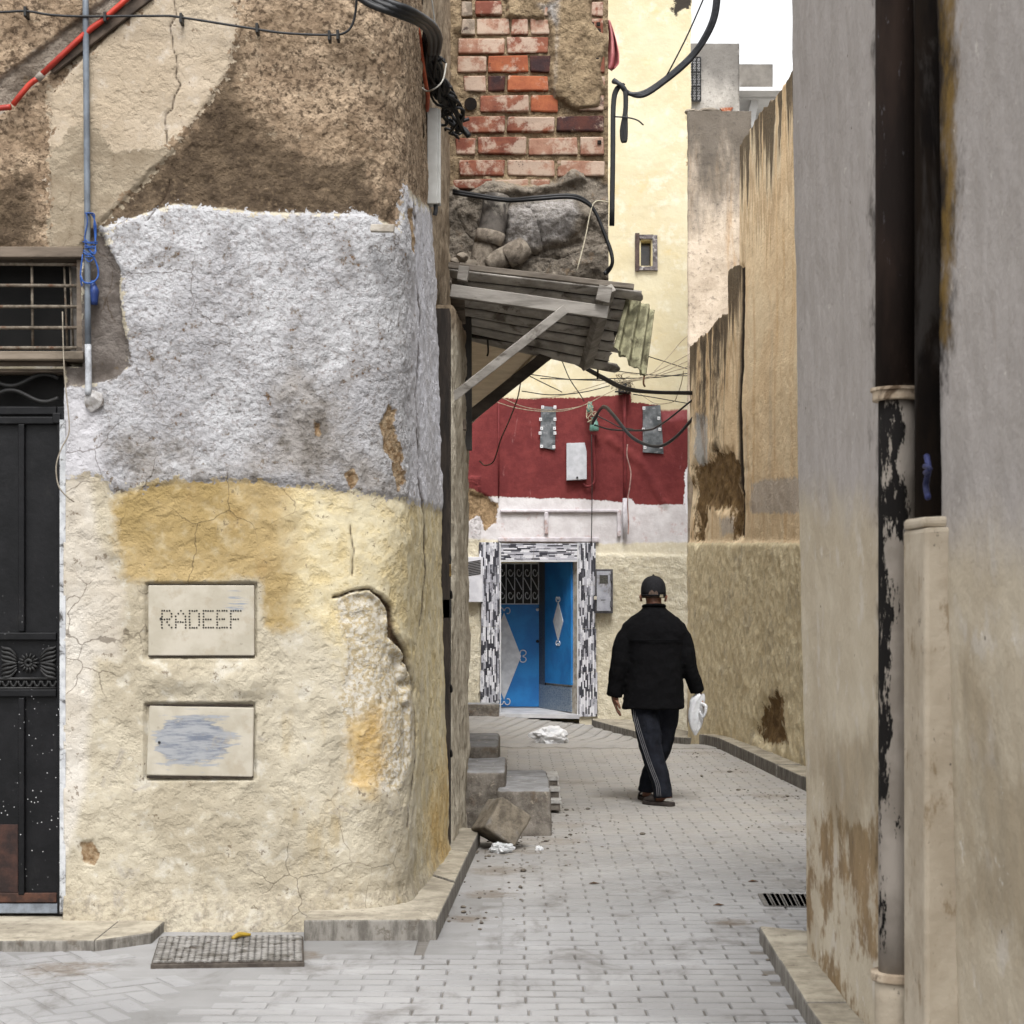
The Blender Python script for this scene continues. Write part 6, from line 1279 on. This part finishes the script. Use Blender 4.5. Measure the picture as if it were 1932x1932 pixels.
# ================================================================== THE WALKING MAN
def man():
    OX, OY = W(1236, 0, 12.98).x, 12.98
    def L(x, y, z): return Vector((OX+x, OY+y, z))
    cloth = M('black wool', .95, .08); v = cloth.pos(obj=True); c = cloth.var(cloth.noise(v, 40, 4), (15, 15, 17), (19, 19, 21)); cloth.bump(cloth.noise(v, 7, 4, .6), .7, .03); cloth = cloth.done(c)
    tro = M('dark blue jersey', .9, .1); v = tro.pos(obj=True); c = tro.var(tro.noise(v, 12, 4), (34, 37, 46), (26, 28, 35)); tro.bump(tro.noise(tro.pos((1, 1, .5), obj=True), 9, 4, .6), .8, .03); tro = tro.done(c)
    skin = M('skin', .55, .35); v = skin.pos(obj=True); skin.p.inputs['Subsurface Weight'].default_value = .08; skin = skin.done(skin.var(skin.noise(v, 30, 3), (150, 104, 82), (128, 84, 64)))
    root = tag(empty('person', (OX, OY, 0)), 'man walking away in black cap, black jacket and striped dark trousers', 'person')
    # continuous body: skeleton grown with a skin modifier
    V = []; E = []; Rd = []
    def j(p, r, par=None):
        V.append(tuple(p)); Rd.append(r); i = len(V)-1
        if par is not None: E.append((par, i))
        return i
    pel = j(L(0, 0, .86), (.13, .10)); sp = j(L(0, 0, 1.08), (.13, .10), pel); ch = j(L(0, .01, 1.25), (.14, .10), sp); nk = j(L(-.005, .03, 1.40), (.058, .058), ch); n2 = j(L(-.007, .045, 1.475), (.058, .062), nk)
    h1 = j(L(-.008, .06, 1.535), (.072, .085), n2); h2 = j(L(-.008, .06, 1.595), (.068, .082), h1); j(L(-.008, .06, 1.622), (.045, .055), h2)
    for sx, pts in ((-1, [(-.14, 0, 1.22, .04), (-.275, -.02, 1.0, .042), (-.298, .01, .80, .03)]), (1, [(.14, 0, 1.22, .04), (.25, -.01, 1.04, .042), (.315, .05, .80, .03)])):
        p = ch
        for (x, y, z, r) in pts: p = j(L(x, y, z), (r, r), p)
        x, y, z, r = pts[-1]; pa = j(L(x+.012, y+.005, z-.055), (.03, .022), p)
        # relaxed curled fingers, thumb leaving the side of the palm
        for k, (fy, ln) in enumerate(((-.03, .072), (-.01, .08), (.012, .076), (.032, .058))):
            a = j(L(x+.016, y+fy, z-.098), (.0095, .0095), pa); b = j(L(x+.026-sx*.004, y+fy*1.05, z-.098-ln*.5), (.0085, .0085), a); j(L(x+.040-sx*.012, y+fy, z-.098-ln*.86), (.0075, .0075), b)
        t = j(L(x+.022, y-.045, z-.06), (.011, .011), pa); t2 = j(L(x+.034, y-.056, z-.088), (.0095, .0095), t); j(L(x+.044, y-.05, z-.112), (.008, .008), t2)
    for pts in ([(-.09, 0, .80, .085), (-.035, -.06, .44, .055), (.045, -.12, .10, .038), (.047, -.115, .06, .038), (-.045, -.04, .03, .03)], [(.09, 0, .80, .085), (.06, .10, .44, .055), (-.045, .17, .10, .038), (-.045, .18, .06, .036), (-.045, .29, .03, .03)]):
        p = pel
        for (x, y, z, r) in pts: p = j(L(x, y, z), (r, r), p)
    me = bpy.data.meshes.new('body'); me.from_pydata(V, E, []); ob = bpy.data.objects.new('body', me); COL.objects.link(ob); me.materials.append(skin)
    sm = ob.modifiers.new('skin', 'SKIN')
    if not me.skin_vertices: 
        bm = bmesh.new(); bm.from_mesh(me); bm.verts.layers.skin.verify(); bm.to_mesh(me); bm.free()
    for i, sv_ in enumerate(me.skin_vertices[0].data): sv_.radius = Rd[i]; sv_.use_root = (i == 0)
    ob.modifiers.new('sub', 'SUBSURF').levels = 2; ob.modifiers['sub'].render_levels = 2; sm.use_smooth_shade = True
    reparent(ob, root)
    def loft(rings, n=28):       # (x, y, z, half width, half depth)
        m = MB(); N = len(rings)
        pts = []
        for (x, y, z, a, b) in rings:
            for k in range(n):
                t = 2*math.pi*k/n; ca, sa = math.cos(t), math.sin(t); e = .82
                pts.append(L(x+a*math.copysign(abs(ca)**e, ca), y+b*math.copysign(abs(sa)**e, sa), z))
        m.add(pts, [(i*n+k, i*n+(k+1) % n, (i+1)*n+(k+1) % n, (i+1)*n+k) for i in range(N-1) for k in range(n)]+[tuple(range(n-1, -1, -1)), tuple((N-1)*n+k for k in range(n))])
        return m
    def limb(m, rings, n=20): m.tube([L(x, y, z) for x, y, z, r in rings], [r for *_, r in rings], n, 5)
    def remesh(o, vox, it=6, wr=0.0, wsc=.12):
        r_ = o.modifiers.new('r', 'REMESH'); r_.mode = 'VOXEL'; r_.voxel_size = vox; r_.use_smooth_shade = True
        s2 = o.modifiers.new('s', 'SMOOTH'); s2.iterations = it; s2.factor = .5
        if wr:
            t = bpy.data.textures.new('folds', 'CLOUDS'); t.noise_scale = wsc; t.noise_depth = 2
            d = o.modifiers.new('d', 'DISPLACE'); d.texture = t; d.strength = wr; d.mid_level = .5; d.texture_coords = 'GLOBAL'
    # jacket
    jk = loft([(-.015, 0, .685, .222, .15), (-.012, 0, .70, .224, .152), (-.006, 0, .80, .212, .148), (0, 0, .95, .198, .142), (0, 0, 1.08, .20, .14), (-.004, .005, 1.17, .225, .138), (-.006, .01, 1.245, .246, .132), (-.002, .015, 1.30, .228, .12), (-.002, .018, 1.345, .172, .108), (-.004, .02, 1.382, .118, .098), (-.006, .03, 1.41, .085, .084), (-.007, .035, 1.436, .074, .078)])
    limb(jk, [(-.15, 0, 1.235, .07), (-.195, 0, 1.20, .078), (-.220, -.005, 1.15, .074), (-.243, -.015, 1.08, .070), (-.263, -.02, .98, .066), (-.284, -.005, .86, .060), (-.298, .005, .775, .057)])
    limb(jk, [(.14, 0, 1.235, .07), (.178, 0, 1.205, .076), (.198, 0, 1.16, .070), (.212, -.005, 1.11, .067), (.236, -.01, 1.02, .062), (.276, .02, .90, .056), (.306, .045, .805, .054)])
    jo = jk.build('jacket', cloth, root, True); remesh(jo, .010, 3, .026, .13)
    cl = MB(); cl.tube([L(-.006+.078*math.cos(t), .032+.082*math.sin(t), 1.424+.012*math.sin(t)*-1) for t in np.linspace(0, 2*math.pi, 26)], .011, 8, 1); cl.build('collar', cloth, root, True)
    hm = MB(); hm.tube([L(-.19+.38*k/12, -.146*math.sqrt(max(0, 1-((-.19+.38*k/12)/.25)**2))-.004, 1.185) for k in range(13)], .004, 6, 1); hm.build('yoke_seam', cloth, root, True)
    # trousers
    tr = loft([(0, 0, .72, .175, .125), (0, 0, .80, .185, .13), (0, 0, .92, .18, .12)])
    limb(tr, [(-.085, 0, .80, .105), (-.078, -.015, .68, .100), (-.055, -.04, .55, .092), (-.035, -.06, .42, .084), (-.005, -.09, .30, .076), (.03, -.115, .18, .070), (.043, -.125, .10, .069), (.046, -.125, .062, .071)])
    limb(tr, [(.085, 0, .80, .105), (.085, .03, .68, .096), (.075, .07, .55, .086), (.055, .10, .42, .078), (.015, .13, .30, .072), (-.03, .16, .18, .066), (-.045, .175, .10, .065), (-.047, .178, .075, .066)])
    to = tr.build('trousers', tro, root, True); remesh(to, .011, 4, .02, .09)
    stripe = simple('grey stripe', (104, 104, 108), (88, 88, 93), 40, .85, .1)
    for q in (-1, 0, 1):
        m = MB(); m.tube([L(x+q*.0125, y-r_*.55+.0*q, z) for x, y, z, r_ in ((-.158+.01, 0, .74, .11), (-.145, -.035, .62, .105), (-.108, -.075, .48, .105), (-.07, -.105, .36, .09), (-.035, -.125, .26, .085), (.002, -.145, .16, .085), (.012, -.15, .075, .085))], .0034, 6, 4); m.build('stripe', stripe, root, True)
    # cap with strap and opening
    capm = simple('black cap', (20, 20, 24), (28, 28, 33), 60, .85, .3)
    cp = MB(); cxp, cyp, cz = -.008, .055, 1.50
    prof = [(.090, .0), (.091, .03), (.090, .06), (.083, .092), (.068, .118), (.045, .136), (.018, .144), (.006, .148)]
    cp.lathe(prof, L(cxp, cyp, cz), 32, 1, 1.14); co = cp.build('cap', capm, root, True)
    bt_ = MB(); bt_.lathe([(.008, 0), (.008, .006), (.003, .01)], L(cxp, cyp, cz+.146), 10); o = bt_.build('cap_button', capm, None, True); o.parent = co
    br = MB(); n = 14
    for k in range(n+1):
        t = math.pi*(.12+.76*k/n); a = L(cxp+.088*math.cos(t), cyp+.10*math.sin(t), cz+.012); br.v += [tuple(a), tuple(a+Vector((math.cos(t)*.02, .075*math.sin(t), -.02)))]
    br.f = [(2*k, 2*k+1, 2*k+3, 2*k+2) for k in range(n)]; o = br.build('cap_brim', capm, None); o.parent = co; o.modifiers.new('s', 'SOLIDIFY').thickness = .004
    ho = MB(); ho.slab([L(cxp-.008+.034*math.cos(t), cyp-.1045+.012*(math.sin(t))**2*.3, cz+.008+.036*math.sin(t)) for t in np.linspace(0, math.pi, 14)], (0, .012, 0)); o = ho.build('cap_opening', simple('cropped grey hair', (104, 84, 72), (70, 58, 52), 60, .9, .3), None); o.parent = co
    stp_ = MB(); stp_.tube([L(cxp+.0915*math.cos(t), cyp+.1045*math.sin(t), cz+.004) for t in np.linspace(math.pi*1.1, math.pi*1.9, 16)], .0055, 6, 1); o = stp_.build('cap_strap', capm, None, True); o.parent = co
    bk = MB(); q = L(cxp+.05, cyp-.095, cz-.004); bk.box((q.x-.013, q.y-.004, q.z-.008), (q.x+.013, q.y+.006, q.z+.012)); o = bk.build('buckle', simple('brass buckle', (176, 166, 140), (150, 138, 110), 30, .4, .1, .5, .6), None); o.parent = co
    hr = MB(); hr.lathe([(.0795, -.016), (.080, -.006), (.0805, .004)], L(cxp, cyp+.003, cz), 28, 1, 1.12); hr.build('hair', simple('short grey hair', (92, 72, 60), (62, 50, 44), 90, .9, .5), root, True)
    for sx in (-1, 1):
        e = MB(); e.tube([L(cxp+sx*.080, cyp+.01, cz+.012), L(cxp+sx*.092, cyp+.002, cz-.004), L(cxp+sx*.086, cyp+.008, cz-.04)], [.006, .011, .007], 8, 4); e.build('ear', skin, root, True)
    # backless shoes
    shoe = simple('grey brown clog', (62, 54, 50), (44, 38, 36), 30, .8, .3); insole = simple('pale insole', (180, 168, 150), (150, 138, 120), 30, .8, .2)
    for (x, y, rz, z0) in ((.02, -.10, math.radians(48), 0), (-.05, .245, math.radians(6), 0)):
        m = MB(); c_, s2 = math.cos(rz), math.sin(rz)
        def sh(u, v_, z): return L(x+u*c_-v_*s2, y+u*s2+v_*c_, z0+z)
        out = [(-.042, -.11), (-.045, -.03), (-.05, .06), (-.036, .125), (0, .145), (.036, .125), (.05, .06), (.045, -.03), (.042, -.11), (.02, -.13), (-.02, -.13)]
        m.slab([sh(u, v_, .003) for u, v_ in out], (0, 0, .028)); so = m.build('shoe', shoe, root, bevel=.006)
        up = MB(); n = 9
        for i, v_ in enumerate(np.linspace(-.0, .135, 7)):
            hw = np.interp(v_, [0, .06, .135], [.048, .05, .02]); hh = np.interp(v_, [0, .06, .135], [.062, .048, .016])
            for k in range(n):
                t = math.pi*k/(n-1); up.v.append(tuple(sh(hw*math.cos(t), v_, .03+hh*math.sin(t))))
        up.f = [(i*n+k, i*n+k+1, (i+1)*n+k+1, (i+1)*n+k) for i in range(6) for k in range(n-1)]
        o = up.build('upper', shoe, None, True); o.parent = so; o.modifiers.new('s', 'SOLIDIFY').thickness = .004
        m = MB(); m.tube([sh(0, -.075, .058), sh(0, -.07, .10)], .03, 12, 1); m.build('heel', skin, root, True)
    # carrier bag held in the right hand
    bagm = M('white carrier bag', .45, .4); v = bagm.pos(obj=True); bagm.p.inputs['Transmission Weight'].default_value = .15; bagm.bump(bagm.noise(v, 14, 4, .6), .7, .02); bagm = bagm.done(bagm.var(bagm.noise(v, 9, 4), (236, 237, 240), (222, 224, 228)))
    # bunched neck round the fist, tapered loaded body
    rings = [(1322, 1309, .022, .025), (1318, 1314, .042, .035), (1315, 1322, .054, .04), (1313, 1332, .050, .036), (1312, 1342, .056, .04), (1312, 1357, .054, .038), (1312, 1369, .044, .030), (1312, 1379, .024, .018), (1312, 1387, .005, .005)]
    m = MB(); N = len(rings); n = 26
    for i, (px, py, a, b) in enumerate(rings):
        p = W(px, py, OY+.02)
        for k in range(n):
            t = 2*math.pi*k/n; f = 1+.16*math.sin(3*t+i*.5)+.10*math.sin(7*t+i*.9); m.v.append((p.x+a*f*math.cos(t), p.y+b*f*math.sin(t), p.z+.006*math.sin(5*t+i)))
    m.f = [(i*n+k, i*n+(k+1) % n, (i+1)*n+(k+1) % n, (i+1)*n+k) for i in range(N-1) for k in range(n)]
    bg_ = m.build('carrier_bag', bagm, None, True); tag(bg_, 'white plastic carrier bag hanging from the walking man\'s right hand', 'bag')
    s4 = bg_.modifiers.new('sub', 'SUBSURF'); s4.levels = s4.render_levels = 1
    hl = MB(); hl.tube([W(1322, 1326, OY-.03), W(1331, 1332, OY-.035), W(1331, 1344, OY-.035), W(1326, 1354, OY-.03), W(1320, 1342, OY-.03)], [.009, .014, .010, .007, .008], 8, 4); o = hl.build('bag_handle', bagm, None, True); o.parent = bg_
man()
